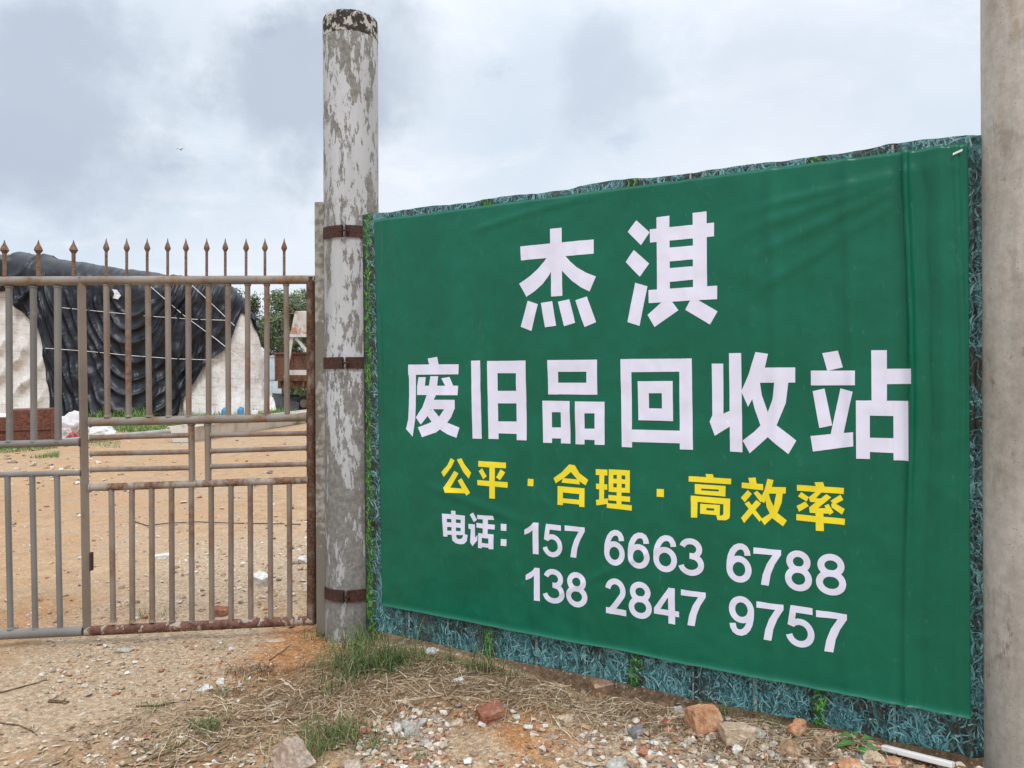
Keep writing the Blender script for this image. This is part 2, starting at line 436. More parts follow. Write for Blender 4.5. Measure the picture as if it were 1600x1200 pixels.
gtube('bottom_rail', (134, 986), (490, 969), .030, MBOT, 18, weld=False)
o = gtube('stile', (127, 433), (136, 992), .027, MBROWN, 4, weld=False)
o = gtube('stile', (486, 433), (487, 975), .029, MRUST, 18, weld=False)
gtube('rail', (140, 660), (480, 652), .0255, MGALV, 16)
gtube('rail', (140, 762), (482, 750), .023, MRUST if False else rusty('mid_rail_rust', (.33, .28, .235), (.10, .05, .035), (.23, .13, .08), .54, .66, 9), 16)
for y0, y1 in ((684, 680), (709, 706), (734, 731)): gtube('crossbar', (141, y0), (297, y1), .0155, MPICK, 12)
for y0, y1 in ((680, 677), (705, 700), (729, 725)): gtube('crossbar', (329, y0), (480, y1), .0155, MPICK, 12)
for x in (299.5, 325): gtube('picket', (x-.4, 662), (x+.6, 757), .019, MPICK, 12)
XU = [(166, 168), (200, 201), (231, 233), (262, 264), (294, 295), (326, 326), (356, 357), (387, 387), (417, 417), (447, 449)]
for i, (xa, xb) in enumerate(XU): gtube('picket', (xa, 444), (xb, 652), .0168, MPICK, 12)
XD = [(174, 177), (206, 207), (237, 238), (268, 269), (299, 300), (330, 331), (361, 361), (391, 392), (422, 423), (452, 453)]
for xa, xb in XD: gtube('picket', (xa, 763-12.5*(xa-140)/342), (xb, 972), .0165, MPICK, 12)
gtube('rail', (XL, 706), (126, 691), .0215, MPICKG, 14)
gtube('rail', (XL, 752), (127, 739), .0165, MPICKG, 14)
lx = [90-38*i for i in range(13)]
for i, x in enumerate(lx):
    gtube('picket', (x, 447), (x+1, 691), .0185 if i else .0195, MPICKG, 12)
for i, x in enumerate([89-38.7*i for i in range(13)]):
    gtube('picket', (x, 741), (x+5, 984), .0165, MPICKG, 12)
def spike(x, y, w):
    p = og(x, 432); t = og(x, y); L = (t-p).length; d = (t-p).normalized(); mb = MB()
    mb.path([p-d*.01, p+d*(L-22*U)], .0095*w, 8)
    mb.lathe(p+d*(L-23*U), d, [(0, .0095*w), (.006, .013*w), (.02, .021*w), (.034, .017*w), (.060, .006*w), (.083, .0012)], 8)
    return mb.build('spike', MTIP, gate, smooth=True)
for x in (7, 60, 115, -46, -98, -150, -203, -256, -308, -360): spike(x, 373, 1.22)
for x in (166, 198, 230, 262, 290.5, 323, 352, 384.5, 414, 444): spike(x, 370.5, .92)
# hinges towards the post, latch plate on the brown stile
for y in (510, 880):
    p = og(497, y); mb = MB(); mb.box(p+Vector((.004, 0, 0)), (.020, 0, 0), (0, .006, 0), (0, 0, .085)); mb.tube(p-Vector((.0, -.012, .095)), p+Vector((0, .012, .095)), .014, 10)
    mb.build('hinge', MBAND, gate)
p = og(143, 877); mb = MB(); mb.box(p, (.006, 0, 0), (0, .012, 0), (0, 0, .055)); mb.tube(p+Vector((.004, -.014, -.05)), p+Vector((.004, -.014, .05)), .006, 8)
mb.build('latch', MBAND, gate)

# ------------------------------------------------------------------ fence of printed sheet metal
def fs(u, v): return onfence(u, v)
SL = fs(569, 650)[0]; SR = 3.55
ZB0 = .13
ztL = fs(569, 337)[1]; sR_, ztR = fs(1537, 208)
RIBS = sorted([fs(580, 970)[0], fs(765, 1000)[0], fs(990, 1050)[0], fs(1280, 1110)[0]])
pitch = (RIBS[3]-RIBS[0])/3
RIBS = [RIBS[0]+pitch*i for i in range(5)]
SUBS = [RIBS[0]+pitch*(i+j/3) for i in range(5) for j in (1, 2)]
def rib(s):
    o = 0.0
    for r in RIBS: o = max(o, .014*(1-sstep(abs(s-r), .022, .036)))
    for r in SUBS: o = max(o, .011*(1-sstep(abs(s-r), .010, .024)))
    return o
def ztop(s):
    return ztL+(ztR-ztL)*(s-SL)/(sR_-SL)+.012*mnoise.noise(Vector((s*3.1, 7.7, 0)))-.10*rib(s)+.006*mnoise.noise(Vector((s*11, 1.7, 0)))
def zbot(s): return ZB0+.010*mnoise.noise(Vector((s*2.3, 3.7, 0)))
ss = []; s = SL
while s < SR: ss.append(s); s += .0085
NZ = 14
fv = []; ffc = []; fm = []
for s in ss:
    a, b = zbot(s), ztop(s)
    for j in range(NZ+1):
        z = a+(b-a)*j/NZ; fv.append(FP(s, z, rib(s)+.004*mnoise.noise(Vector((s*1.5, z*1.5, 2)))))
nf = len(fv); BTR0 = fs(1513, 225)[0]
fv += [q-FN*.003 for q in fv]
W1 = NZ+1
for i in range(len(ss)-1):
    for j in range(NZ):
        q = (i*W1+j, (i+1)*W1+j, (i+1)*W1+j+1, i*W1+j+1)
        ffc.append(q); fm.append(5 if ss[i] < BTR0-.1 and any(abs(ss[i]+.004-r-.011) < .0050 for r in SUBS) else 0); ffc.append(tuple(x+nf for x in reversed(q))); fm.append(4)
    for j in (0, NZ):
        a, b = i*W1+j, (i+1)*W1+j
        ffc.append((a, b, b+nf, a+nf)); fm.append(4)
for i in (0, len(ss)-1):
    for j in range(NZ):
        a, b = i*W1+j, i*W1+j+1; ffc.append((a, b, b+nf, a+nf)); fm.append(4)
# banner extent on the fence
BTL, BTR, BBR, BBL = fs(588, 345), fs(1513, 225), fs(1517, 1119), fs(602, 944)
def blade(s, z, L, w, ang, mi, o):
    bend = random.uniform(-1.7, 1.7); pts = []
    for i in range(5):
        t = i/4; a = ang+bend*(t-.4)
        if i: s += math.cos(a)*L/4; z += math.sin(a)*L/4
        pts.append((s, z, a, w*(.55, 1, .9, .6, .06)[i]))
    k = len(fv)
    for (a_, b_, an, ww) in pts:
        px, pz_ = -math.sin(an)*ww/2, math.cos(an)*ww/2
        for sg in (-1, 1):
            q = a_+px*sg; zz = b_+pz_*sg
            zz = min(max(zz, zbot(q)+.001), ztop(q)-.001)
            fv.append(FP(q, zz, rib(q)+.004*mnoise.noise(Vector((q*1.5, zz*1.5, 2)))+o))
    for i in range(4):
        ffc.append((k+2*i, k+2*i+1, k+2*i+3, k+2*i+2)); fm.append(mi)
def ribzone(s): return min(abs(s-r) for r in RIBS) < .026
def fill(s0, s1, z0, z1, dens):
    for _ in range(int((s1-s0)*(z1-z0)*dens)):
        s = random.uniform(s0, s1); z = random.uniform(z0, z1)
        if s < SL+.03 or s > SR-.03: continue
        z = min(max(z, zbot(s)+.0), ztop(s)-.01)
        dens_n = mnoise.noise(Vector((s*6, z*6, 5)))
        if s < BTR0-.1 and ribzone(s):
            if random.random() < .9: blade(s, z, random.uniform(.022, .045), random.uniform(.004, .008), random.gauss(PI/2, .6), 2, random.uniform(.0005, .0016))
            continue
        if s < BTR0-.1 and min(abs(s-r-.011) for r in SUBS) < .012: continue
        if s < BTR0-.1 and min(abs(s-r) for r in RIBS) < .045 and random.random() < .8:
            blade(s, z, random.uniform(.03, .05), random.uniform(.004, .006), random.gauss(PI/2, .4), 3, random.uniform(.0005, .0014)); continue
        if dens_n < -.28 and random.random() < .75: 
            if random.random() < .5: blade(s, z, random.uniform(.03, .06), random.uniform(.004, .007), random.gauss(PI/2, .8), 3, random.uniform(.0005, .0014))
            continue
        blade(s, z, random.uniform(.03, .075), random.uniform(.0036, .0078), random.gauss(PI/2, .8), 1, random.uniform(.0005, .0016))
fill(SL, SR, .10, BBL[1]+.06, 8500)
fill(SL, BTL[0]+.05, .25, ztL+.02, 8500)
fill(BTR[0]-.05, SR-.2, .25, ztR+.02, 6500)
fill(SL, SR, ztR-.10, ztL+.01, 7000)
FBASE = plain('print_ground', (.020, .030, .030), .5, .4, .6, 12)
SEAM = plain('worn_seam', (.21, .24, .235), .6, .3, .6, 30)
m = N('print_blades', .5, .4)
isl = m.island()
cc = m.ramp(isl, [(0, (.020, .052, .052)), (.3, (.040, .125, .135)), (.6, (.080, .225, .24)), (.85, (.145, .335, .35)), (1, (.27, .46, .46))])
cc = m.mix(m.math('MULTIPLY', m.step(m.noise(2.2, 5, .6, m.vec((2.2, 2.2, .4))), .54, .68), .75), cc, (.055, .05, .032))
m.col(cc); PBLUE = m.m
PGREEN = islands('print_green', [(0, (.01, .045, .012)), (.4, (.025, .12, .02)), (.8, (.075, .25, .03)), (1, (.17, .38, .06))], .5, .4)
PBROWN = islands('print_brown', [(0, (.02, .025, .02)), (.6, (.05, .06, .05)), (1, (.10, .11, .085))], .5, .4)
fence = newobj('sheet_fence', fv, ffc, [FBASE, PBLUE, PGREEN, PBROWN, plain('zinc_back', (.34, .34, .33), .5, .5), SEAM], None, FP(0, 0), mi=fm)
tag(fence, 'ribbed sheet metal fence printed with blue and green grass blades', 'fence')

# ------------------------------------------------------------------ banner
def bil(u, v):     # u 0..1 left to right, v 0..1 bottom to top
    a = [BBL[i]+(BBR[i]-BBL[i])*u for i in (0, 1)]; b = [BTL[i]+(BTR[i]-BTL[i])*u for i in (0, 1)]
    return a[0]+(b[0]-a[0])*v, a[1]+(b[1]-a[1])*v
def G(x, c, w): return math.exp(-((x-c)/w)**2)
def bh(s, z):
    """distance of the vinyl from the fence plane"""
    h = .020
    for r in RIBS: h += .0045*G(s, r, .035)
    for r in SUBS: h += .0030*G(s, r, .022)
    h += .006*fbm(s*1.6, z*.8, 4, 3)
    h += .0022*fbm(s*9, z*5, 9, 3)
    # vertical folds at the right-hand end
    tz = sstep(z, .6, 1.6)
    cx = BTR[0]
    for c_, w, a in ((cx-.205, .011, .013), (cx-.24, .022, -.006), (cx-.085, .035, .010), (cx-.155, .018, -.006), (cx-.03, .012, .006), (cx-.42, .026, .006), (cx-.72, .028, .005)):
        h += 2.1*a*(.35+.65*tz)*G(s+.012*math.sin(z*3), c_, w)
    # slanting pulls from the upper right corner
    dx, dz_ = cx-s, BTR[1]-z
    for k_, a, w in ((.22, .006, .018), (.38, .005, .022), (.62, .005, .025), (.95, .004, .03)):
        q = dz_-.05-k_*dx*.62; L = sstep(dx, .08, .22)*(1-sstep(dx, .55, 1.0)); h += 1.1*a*L*G(q, .0, w)
    # long crease under the top edge and slack along the left edge
    h += .006*G(z-.07*math.sin((s-.8)*2.5), BTL[1]-.11, .014)*sstep(s, .55, .8)*(1-sstep(s, 1.25, 1.5))
    h += .006*G(s, BTL[0]+.075, .022)*sstep(z, .9, 1.6)+.004*G(s, BTL[0]+.16, .03)
    h += .005*G(z+.25*(s-1.0), BBL[1]+.55, .025)*sstep(s, .2, .5)*(1-sstep(s, .8, 1.2))
    h += .004*G(z-.55*(s-1.4), BBL[1]+.35, .018)*sstep(s, 1.0, 1.2)*(1-sstep(s, 1.6, 1.9))
    h += .003*math.sin(s*7+z*2)*(1-sstep(z, .3, .55))
    # crumples
    t = fbm(s*3.4, z*3.4, 21, 4); h += .0028*(1-abs(t)*2)
    return max(h, .0185)
bv = []; bf = []; bmi = []
NU, NV = 360, 140
for j in range(NV+1):
    for i in range(NU+1):
        s, z = bil(i/NU, j/NV)
        if j == NV: z += .006*mnoise.noise(Vector((s*4, 0, 3)))
        if j == 0: z += .007*mnoise.noise(Vector((s*3, 5, 3)))
        bv.append(FP(s, z, bh(s, z)+(.006 if j == 0 else 0)))
nb_ = len(bv); bv += [q-FN*.0015 for q in bv]
for j in range(NV):
    for i in range(NU):
        q = (j*(NU+1)+i, j*(NU+1)+i+1, (j+1)*(NU+1)+i+1, (j+1)*(NU+1)+i)
        bf.append(q); bmi.append(0); bf.append(tuple(x+nb_ for x in reversed(q))); bmi.append(1)
edge = [[j*(NU+1)+i for i in range(NU+1)] for j in (0, NV)]+[[j*(NU+1)+i for j in range(NV+1)] for i in (0, NU)]
for e in edge:
    for a, b in zip(e, e[1:]): bf.append((a, b, b+nb_, a+nb_)); bmi.append(1)
m = N('green_vinyl', .36, .32)
st = m.noise(3, 7, .65); sc_ = m.noise(40, 4, .7, m.vec((1, 1, .35)))
cc = m.mix(m.step(st, .35, .7), (.0005, .106, .059), (.0008, .127, .072))
cc = m.mix(m.math('MULTIPLY', m.step(sc_, .62, .76), .30), cc, (.09, .23, .17))
cc = m.mix(m.math('MULTIPLY', m.step(m.noise(7, 8, .75), .58, .75), .22), cc, (.07, .20, .14))
m.col(cc); m.rough(m.math('ADD', m.math('MULTIPLY', st, .2), .24)); m.bump(m.math('ADD', m.noise(26, 6, .6), m.math('MULTIPLY', m.noise(7, 4, .5), 1.5)), .16, .005)
MGREEN = m.m
banner = newobj('banner', bv, bf, [MGREEN, plain('vinyl_back', (.55, .60, .58), .5, .3, .1)], None, FP(1.47, BBL[1]), smooth=True, mi=bmi)
tag(banner, 'large green vinyl banner with white and yellow lettering hung on the fence', 'banner')

# ------------------------------------------------------------------ lettering
def R4(l, t, r, b): return [(l, t), (r, t), (r, b), (l, b)]
# outlines measured per stroke; (origin, scale) gives where each group was read
LINE1 = ((780, 300), .2375, [
 [(138,358),(620,311),(620,405),(141,450)], [(335,243),(411,235),(416,683),(342,688)],
 [(313,430),(290,462),(250,508),(205,552),(130,603),(178,690),(230,655),(285,605),(322,555),(345,515),(380,430)],
 [(437,422),(470,460),(515,497),(570,530),(636,556),(594,655),(540,628),(480,585),(440,545),(412,515),(380,430)],
 [(188,715),(254,738),(212,914),(141,887)], [(275,730),(349,718),(375,880),(301,890)], [(387,722),(461,705),(500,860),(427,883)], [(501,713),(576,687),(636,856),(560,888)],
 [(900,185),(987,264),(931,349),(844,262)], [(885,381),(984,470),(924,557),(831,460)], [(895,597),(974,620),(923,881),(845,856)],
 [(1033,166),(1119,155),(1123,680),(1038,680)], [(1271,137),(1363,126),(1366,670),(1275,670)], [(988,245),(1412,200),(1412,291),(990,332)],
 [(1100,367),(1290,350),(1290,441),(1100,459)], [(1100,502),(1290,487),(1290,575),(1100,594)], [(981,645),(1432,615),(1432,704),(983,731)],
 [(1090,705),(1125,705),(1180,778),(1021,888),(975,808)], [(1265,700),(1290,700),(1435,785),(1386,872),(1225,775)]])
LINE2A = ((620, 530), .2125, [
 [(226,142),(297,130),(311,200),(240,200)], [(84,187),(452,184),(449,258),(84,262)], [(84,187),(140,187),(142,480),(138,580),(118,717),(69,660),(85,585),(90,480),(89,300)],
 [(160,279),(214,279),(207,355),(149,355)], [(150,342),(449,342),(446,412),(150,410)],
 [(249,272),(305,272),(290,410),(275,445),(240,545),(178,628),(142,575),(190,500),(222,412),(237,345)], [(330,288),(384,277),(416,350),(360,350)],
 [(262,445),(424,446),(426,515),(240,515)], [(358,505),(426,505),(400,570),(355,635),(290,685),(188,720),(157,648),(230,620),(300,585)],
 [(220,557),(262,508),(312,573),(373,615),(457,650),(438,725),(375,700),(312,660),(260,615)],
 [(543,158),(612,156),(622,733),(553,731)], [(664,160),(735,160),(745,735),(672,733)], [(872,158),(945,156),(954,744),(880,742)],
 [(720,160),(890,158),(890,250),(720,250)], [(720,380),(890,380),(890,472),(720,472)], [(720,604),(890,606),(890,697),(720,692)],
 [(1106,154),(1183,153),(1184,407),(1111,406)], [(1393,151),(1472,150),(1474,408),(1393,408)], [(1170,153),(1410,151),(1410,239),(1170,240)], [(1170,320),(1410,320),(1410,408),(1170,405)],
 [(1067,452),(1136,453),(1139,763),(1073,762)], [(1203,454),(1270,455),(1275,768),(1205,766)], [(1120,453),(1215,454),(1215,537),(1120,537)], [(1120,649),(1215,649),(1215,731),(1120,729)],
 [(1309,457),(1379,458),(1381,774),(1313,772)], [(1452,459),(1526,460),(1529,777),(1455,776)], [(1365,458),(1465,459),(1465,545),(1365,545)], [(1365,658),(1465,658),(1465,742),(1365,738)]])
LINE2B = ((940, 530), .3125, [
 [(94,100),(150,99),(154,541),(101,539)], [(387,97),(450,96),(457,553),(391,551)], [(140,99),(400,97),(400,162),(140,165)], [(140,451),(400,458),(400,521),(140,513)],
 [(181,210),(236,210),(238,406),(184,405)], [(300,209),(355,209),(357,410),(302,408)], [(225,210),(310,209),(310,270),(225,270)], [(225,345),(315,347),(315,408),(225,406)],
 [(549,122),(607,122),(608,372),(645,356),(645,434),(565,483),(539,412),(553,380)], [(636,70),(697,69),(703,566),(641,562)],
 [(769,64),(832,73),(815,145),(790,220),(753,300),(732,338),(697,262),(735,175)], [(790,142),(967,141),(967,217),(770,218)],
 [(865,210),(933,210),(920,320),(876,430),(830,490),(740,571),(704,507),(760,465),(795,430),(830,365),(855,300)],
 [(753,300),(790,210),(800,280),(830,365),(876,430),(973,507),(933,575),(830,490),(792,428),(765,350)],
 [(1104,70),(1181,57),(1206,141),(1128,158)], [(1047,157),(1268,157),(1268,230),(1047,231)], [(1056,260),(1115,246),(1153,431),(1089,444)], [(1194,246),(1257,262),(1208,480),(1143,484)],
 [(1044,484),(1259,464),(1260,535),(1056,562)], [(1348,55),(1427,55),(1427,320),(1350,320)], [(1415,148),(1549,147),(1550,223),(1415,225)],
 [(1273,306),(1341,307),(1342,599),(1274,597)], [(1459,308),(1533,309),(1536,608),(1460,605)], [(1330,306),(1470,308),(1470,384),(1330,382)], [(1330,492),(1470,495),(1470,569),(1330,563)]])
LINE3A = ((670, 700), .2125, [
 [(160,74),(190,91),(165,140),(112,213),(92,178),(135,130)], [(207,85),(240,75),(262,120),(310,183),(292,225),(255,180)],
 [(185,168),(217,186),(155,295),(125,328),(110,292)], [(116,288),(258,300),(262,333),(125,328)], [(211,240),(240,222),(303,330),(278,350),(255,320)],
 [(363,95),(565,108),(565,150),(363,137)], [(356,235),(578,252),(577,293),(357,273)], [(447,105),(485,110),(485,374),(446,370)], [(366,170),(393,149),(428,208),(402,229)], [(527,157),(560,180),(523,238),(494,215)],
 [(725,226),(768,230),(767,282),(723,279)],
 [(1030,121),(1072,127),(1045,175),(1000,215),(932,260),(915,222),(975,180)], [(1040,124),(1072,127),(1110,185),(1172,235),(1152,275),(1095,235),(1045,178)], [(985,222),(1105,232),(1112,268),(975,255)],
 [(945,280),(985,283),(985,421),(945,418)], [(1107,293),(1145,296),(1145,435),(1107,431)], [(975,282),(1115,294),(1115,340),(975,326)], [(975,369),(1115,381),(1115,416),(975,403)],
 [(1228,155),(1312,160),(1312,203),(1228,198)], [(1230,262),(1312,268),(1312,308),(1230,302)], [(1228,382),(1315,370),(1318,410),(1233,422)], [(1255,160),(1290,162),(1288,410),(1252,410)],
 [(1322,156),(1357,159),(1357,324),(1322,322)], [(1445,162),(1480,165),(1480,330),(1445,328)], [(1383,160),(1419,162),(1417,440),(1381,440)], [(1340,157),(1465,164),(1465,204),(1340,196)], [(1340,224),(1465,233),(1465,265),(1340,259)], [(1340,288),(1465,295),(1465,329),(1340,323)],
 [(1320,345),(1482,357),(1482,396),(1320,385)], [(1308,405),(1495,420),(1495,460),(1308,440)]])
LINE4A = ((670, 700), .2125, [
 [(98,481),(132,485),(136,652),(107,650)], [(232,494),(264,498),(263,640),(233,636)], [(120,483),(245,495),(245,529),(120,519)], [(120,545),(245,554),(245,588),(120,579)], [(120,607),(245,613),(245,641),(120,637)],
 [(163,460),(196,463),(199,640),(166,640)], [(166,630),(199,630),(203,658),(215,670),(238,668),(249,655),(250,630),(285,640),(278,685),(258,706),(230,708),(195,700),(170,680)],
 [(299,490),(325,475),(355,528),(330,545)], [(291,558),(338,562),(338,660),(357,640),(355,680),(320,722),(303,695),(307,598),(291,592)],
 [(355,492),(472,499),(479,530),(358,522)], [(398,510),(436,512),(436,640),(398,638)], [(350,550),(484,565),(484,600),(350,585)],
 [(362,625),(392,628),(392,737),(362,735)], [(442,631),(478,635),(476,745),(442,742)], [(380,627),(455,633),(455,665),(380,659)], [(380,696),(455,703),(455,733),(380,726)],
 [(528,557),(570,560),(570,610),(528,607)], [(530,668),(572,672),(570,722),(528,718)]])
LINE3B = ((1000, 720), .2125, [
 [(122,207),(175,209),(175,268),(122,264)],
 [(481,97),(535,99),(545,135),(490,130)], [(360,112),(670,132),(668,174),(360,152)],
 [(403,170),(450,173),(450,248),(403,243)], [(578,182),(628,186),(626,264),(578,259)], [(440,173),(590,183),(590,213),(440,203)], [(440,217),(590,227),(590,260),(440,247)],
 [(375,255),(662,280),(660,325),(375,297)], [(375,256),(424,260),(422,418),(377,416)], [(612,300),(661,300),(660,405),(655,425),(630,438),(570,436),(560,400),(600,404),(612,392)],
 [(442,315),(489,319),(489,393),(443,388)], [(545,322),(587,326),(585,402),(545,398)], [(475,318),(560,324),(560,352),(475,345)], [(475,362),(560,368),(560,400),(475,391)],
 [(796,125),(850,123),(858,175),(808,175)], [(747,160),(905,172),(905,217),(747,200)], [(792,215),(823,243),(770,306),(740,272)], [(860,220),(835,237),(885,305),(920,280)],
 [(855,288),(888,315),(765,458),(742,420)], [(768,315),(800,297),(895,425),(878,450)],
 [(938,132),(985,140),(970,195),(945,260),(910,312),(880,290),(915,215)], [(955,190),(1072,195),(1070,242),(945,240)],
 [(1005,232),(1050,232),(1040,310),(1010,385),(915,474),(885,432),(950,390),(985,330)], [(945,232),(962,290),(1010,385),(1078,440),(1050,484),(970,420),(930,340),(922,290)],
 [(1284,157),(1345,156),(1360,200),(1295,195)], [(1153,177),(1500,200),(1497,245),(1153,220)],
 [(1300,222),(1335,232),(1268,300),(1238,270)], [(1240,268),(1345,280),(1340,308),(1250,302)], [(1370,245),(1405,270),(1285,368),(1240,345)], [(1242,345),(1390,350),(1395,390),(1248,383)], [(1355,330),(1385,318),(1422,380),(1392,400)],
 [(1185,230),(1240,268),(1225,300),(1160,263)], [(1150,333),(1215,300),(1240,333),(1168,376)], [(1400,295),(1473,250),(1495,288),(1425,325)], [(1405,318),(1425,310),(1506,355),(1485,397),(1408,345)],
 [(1148,393),(1508,427),(1505,473),(1148,438)], [(1290,380),(1348,385),(1352,517),(1293,514)]])
def traced(L):
    (ox, oy), k, P = L
    return [[onfence(ox+x*k, oy+y*k, .025) for x, y in q] for q in P]
# digits: centre-line strokes in a unit box, thickened to the weight of the print
def arc(cx, cy, rx, ry, a0, a1, n=22): return [(cx+rx*math.cos(math.radians(a0+(a1-a0)*i/n)), cy+ry*math.sin(math.radians(a0+(a1-a0)*i/n))) for i in range(n+1)]
SIX = [(.965, .745), (.935, .86), (.84, .955), (.69, 1.0), (.52, 1.0), (.34, .95), (.18, .84), (.07, .69), (.015, .52), (0, .36), (.0, .30)]
DIG = {
 '1': ('p', [[(.60, 0), (1, 0), (1, 1), (.69, 1), (.60, .86)], [(0, .575), (0, .735), (.27, .82), (.50, .90), (.66, 1), (.85, 1), (.66, .78), (.40, .665)]]),
 '7': ('p', [[(0, 1), (1, 1), (1, .855), (0, .83)], [(.72, .87), (1, .87), (.78, .60), (.63, .32), (.555, 0), (.265, 0), (.33, .28), (.48, .58)]]),
 '4': ('p', [[(.575, 0), (.84, 0), (.84, 1), (.575, 1)], [(0, .215), (1, .215), (1, .375), (0, .375)], [(0, .375), (.26, .375), (.60, .76), (.60, 1)]]),
 '2': ('s', [arc(.47, .70, .50, .30, 172, -28)+[(.62, .34), (.30, .12), (.02, -.04)]], [[(0, 0), (1, 0), (1, .17), (0, .17)]]),
 '3': ('s', [arc(.46, .755, .45, .245, 166, -82), arc(.47, .27, .53, .27, 96, -168)], []),
 '5': ('s', [arc(.46, .30, .54, .33, 140, -166)], [[(.13, 1), (.93, 1), (.93, .83), (.13, .83)], [(.13, 1), (.36, 1), (.26, .46), (.02, .50)]]),
 '6': ('s', [arc(.5, .31, .5, .31, 0, 360, 40), SIX], []),
 '8': ('s', [arc(.5, .765, .43, .235, 0, 360, 36), arc(.5, .27, .5, .27, 0, 360, 36)], []),
}
def ribbon(pts, t):
    L = []; R_ = []; closed = math.hypot(pts[0][0]-pts[-1][0], pts[0][1]-pts[-1][1]) < 1e-4
    n = len(pts)
    for i in range(n):
        a = pts[i-1] if i else (pts[-2] if closed else pts[0]); b = pts[i+1] if i < n-1 else (pts[1] if closed else pts[-1])
        dx, dy = b[0]-a[0], b[1]-a[1]; l = math.hypot(dx, dy) or 1; px, py = -dy/l*t/2, dx/l*t/2
        L.append((pts[i][0]+px, pts[i][1]+py)); R_.append((pts[i][0]-px, pts[i][1]-py))
    return L, R_
def digit(ch, x0, x1, yt, yb):
    """box in photo pixels, read off the sign"""
    xm, ym = (x0+x1)/2, (yt+yb)/2
    s0, s1 = onfence(x0, ym, .025)[0], onfence(x1, ym, .025)[0]
    z1, z0 = onfence(xm, yt, .025)[1], onfence(xm, yb, .025)[1]
    w, h = s1-s0, z1-z0; t = .160*h; flip = ch == '9'
    spec = DIG['6' if flip else ch]; out = []
    def P(q):
        x, y = q
        if flip: x, y = 1-x, 1-y
        return (s0+x*w, z0+y*h)
    def C(q):
        x, y = q
        if flip: x, y = 1-x, 1-y
        return (s0+t/2+x*(w-t), z0+t/2*.9+y*(h-t*.9))
    polys = spec[1] if spec[0] == 'p' else spec[2]
    for q in polys: out.append(('poly', [P(a) for a in q]))
    if spec[0] == 's':
        for q in spec[1]: out.append(('strip', ribbon([C(a) for a in q], t)))
    return out
def rows(o, k, L):
    r = []
    for ch, a, b, c_, d in L: r.append(digit(ch, o[0]+a*k, o[0]+b*k, o[1]+c_*k, o[1]+d*k))
    return r
PH1 = rows((680, 780), .4125, [('1', 338, 391, 87, 206), ('5', 410, 482, 96, 216), ('7', 491, 567, 103, 222), ('6', 640, 718, 117, 250), ('6', 730, 812, 127, 262), ('6', 826, 916, 137, 275), ('3', 924, 1018, 149, 289),
                                ('6', 1103, 1198, 168, 315), ('7', 1206, 1310, 188, 327), ('8', 1324, 1427, 196, 348), ('8', 1442, 1557, 209, 364)])
PH2 = rows((680, 780), .4125, [('1', 343, 396, 258, 382), ('3', 410, 490, 266, 394), ('8', 496, 575, 278, 408), ('2', 645, 723, 302, 438), ('8', 734, 820, 314, 452), ('4', 828, 923, 334, 470), ('7', 931, 1025, 348, 480),
                                ('9', 1112, 1208, 369, 517), ('7', 1217, 1319, 394, 535), ('5', 1332, 1437, 407, 558), ('7', 1443, 1560, 428, 580)])
def letters(name, items, mt):
    bm = bmesh.new(); lay = bm.verts.layers.float.new('o'); q = 0
    for it in items:
        off = .0016+.00005*(q % 9); q += 1
        def V(p):
            v = bm.verts.new((p[0], p[1], 0)); v[lay] = off; return v
        if it[0] == 'strip':
            L, R_ = it[1]; a = [V(p) for p in L]; b = [V(p) for p in R_]
            for i in range(len(a)-1): bm.faces.new((a[i], b[i], b[i+1], a[i+1]))
        else: bm.faces.new([V(p) for p in it[1]])
    bmesh.ops.triangulate(bm, faces=bm.faces[:])
    lo = [min(v.co[i] for v in bm.verts) for i in (0, 1)]; hi = [max(v.co[i] for v in bm.verts) for i in (0, 1)]
    for i in (0, 1):
        x = lo[i]+.01
        while x < hi[i]:
            co = [0, 0, 0]; no = [0, 0, 0]; co[i] = x; no[i] = 1
            bmesh.ops.bisect_plane(bm, geom=bm.verts[:]+bm.edges[:]+bm.faces[:], plane_co=co, plane_no=no); x += (.008, .016)[i]
    org = Vector(banner['_b'])
    for f in bm.faces:
        f.smooth = True
        if f.normal.z < 0: f.normal_flip()
    for v in bm.verts:
        s, z = v.co.x, v.co.y; v.co = FP(s, z, bh(s, z)+v[lay])-org
    me = bpy.data.meshes.new(name); bm.to_mesh(me); bm.free(); me.materials.append(mt)
    o = bpy.data.objects.new(name, me); COL.objects.link(o); o.parent = banner
    return o
MWHITE = plain('white_print', (.72, .72, .86), .45, .4, .04, 3)
MYEL = plain('yellow_print', (.84, .70, .025), .45, .4, .05, 3)
for LN, counts, mt in ((LINE1, (8, 11), MWHITE), (LINE2A, (10, 6, 12), MWHITE), (LINE2B, (8, 6, 11), MWHITE), (LINE3A, (5, 5, 1, 7, 12), MYEL), (LINE3B, (1, 13, 10, 13), MYEL), (LINE4A, (7, 9, 1, 1), MWHITE)):
    P_ = [('poly', p) for p in traced(LN)]; k = 0
    assert sum(counts) == len(P_), (sum(counts), len(P_))
    for c_ in counts:
        letters('dot' if c_ == 1 else 'character', P_[k:k+c_], mt); k += c_
for ph in (PH1, PH2):
    for d_ in ph: letters('digit', d_, MWHITE)
# eyelet and cable tie at the top right corner
mb = MB(); s, z = BTR[0]-.035, BTR[1]-.035
mb.box(FP(s, z, bh(s, z)+.004), FD*.016+Vector((0, 0, .006)), FN*.002, Vector((0, 0, .004)))
mb.build('tie', plain('white_tie', (.7, .72, .70), .4), banner)

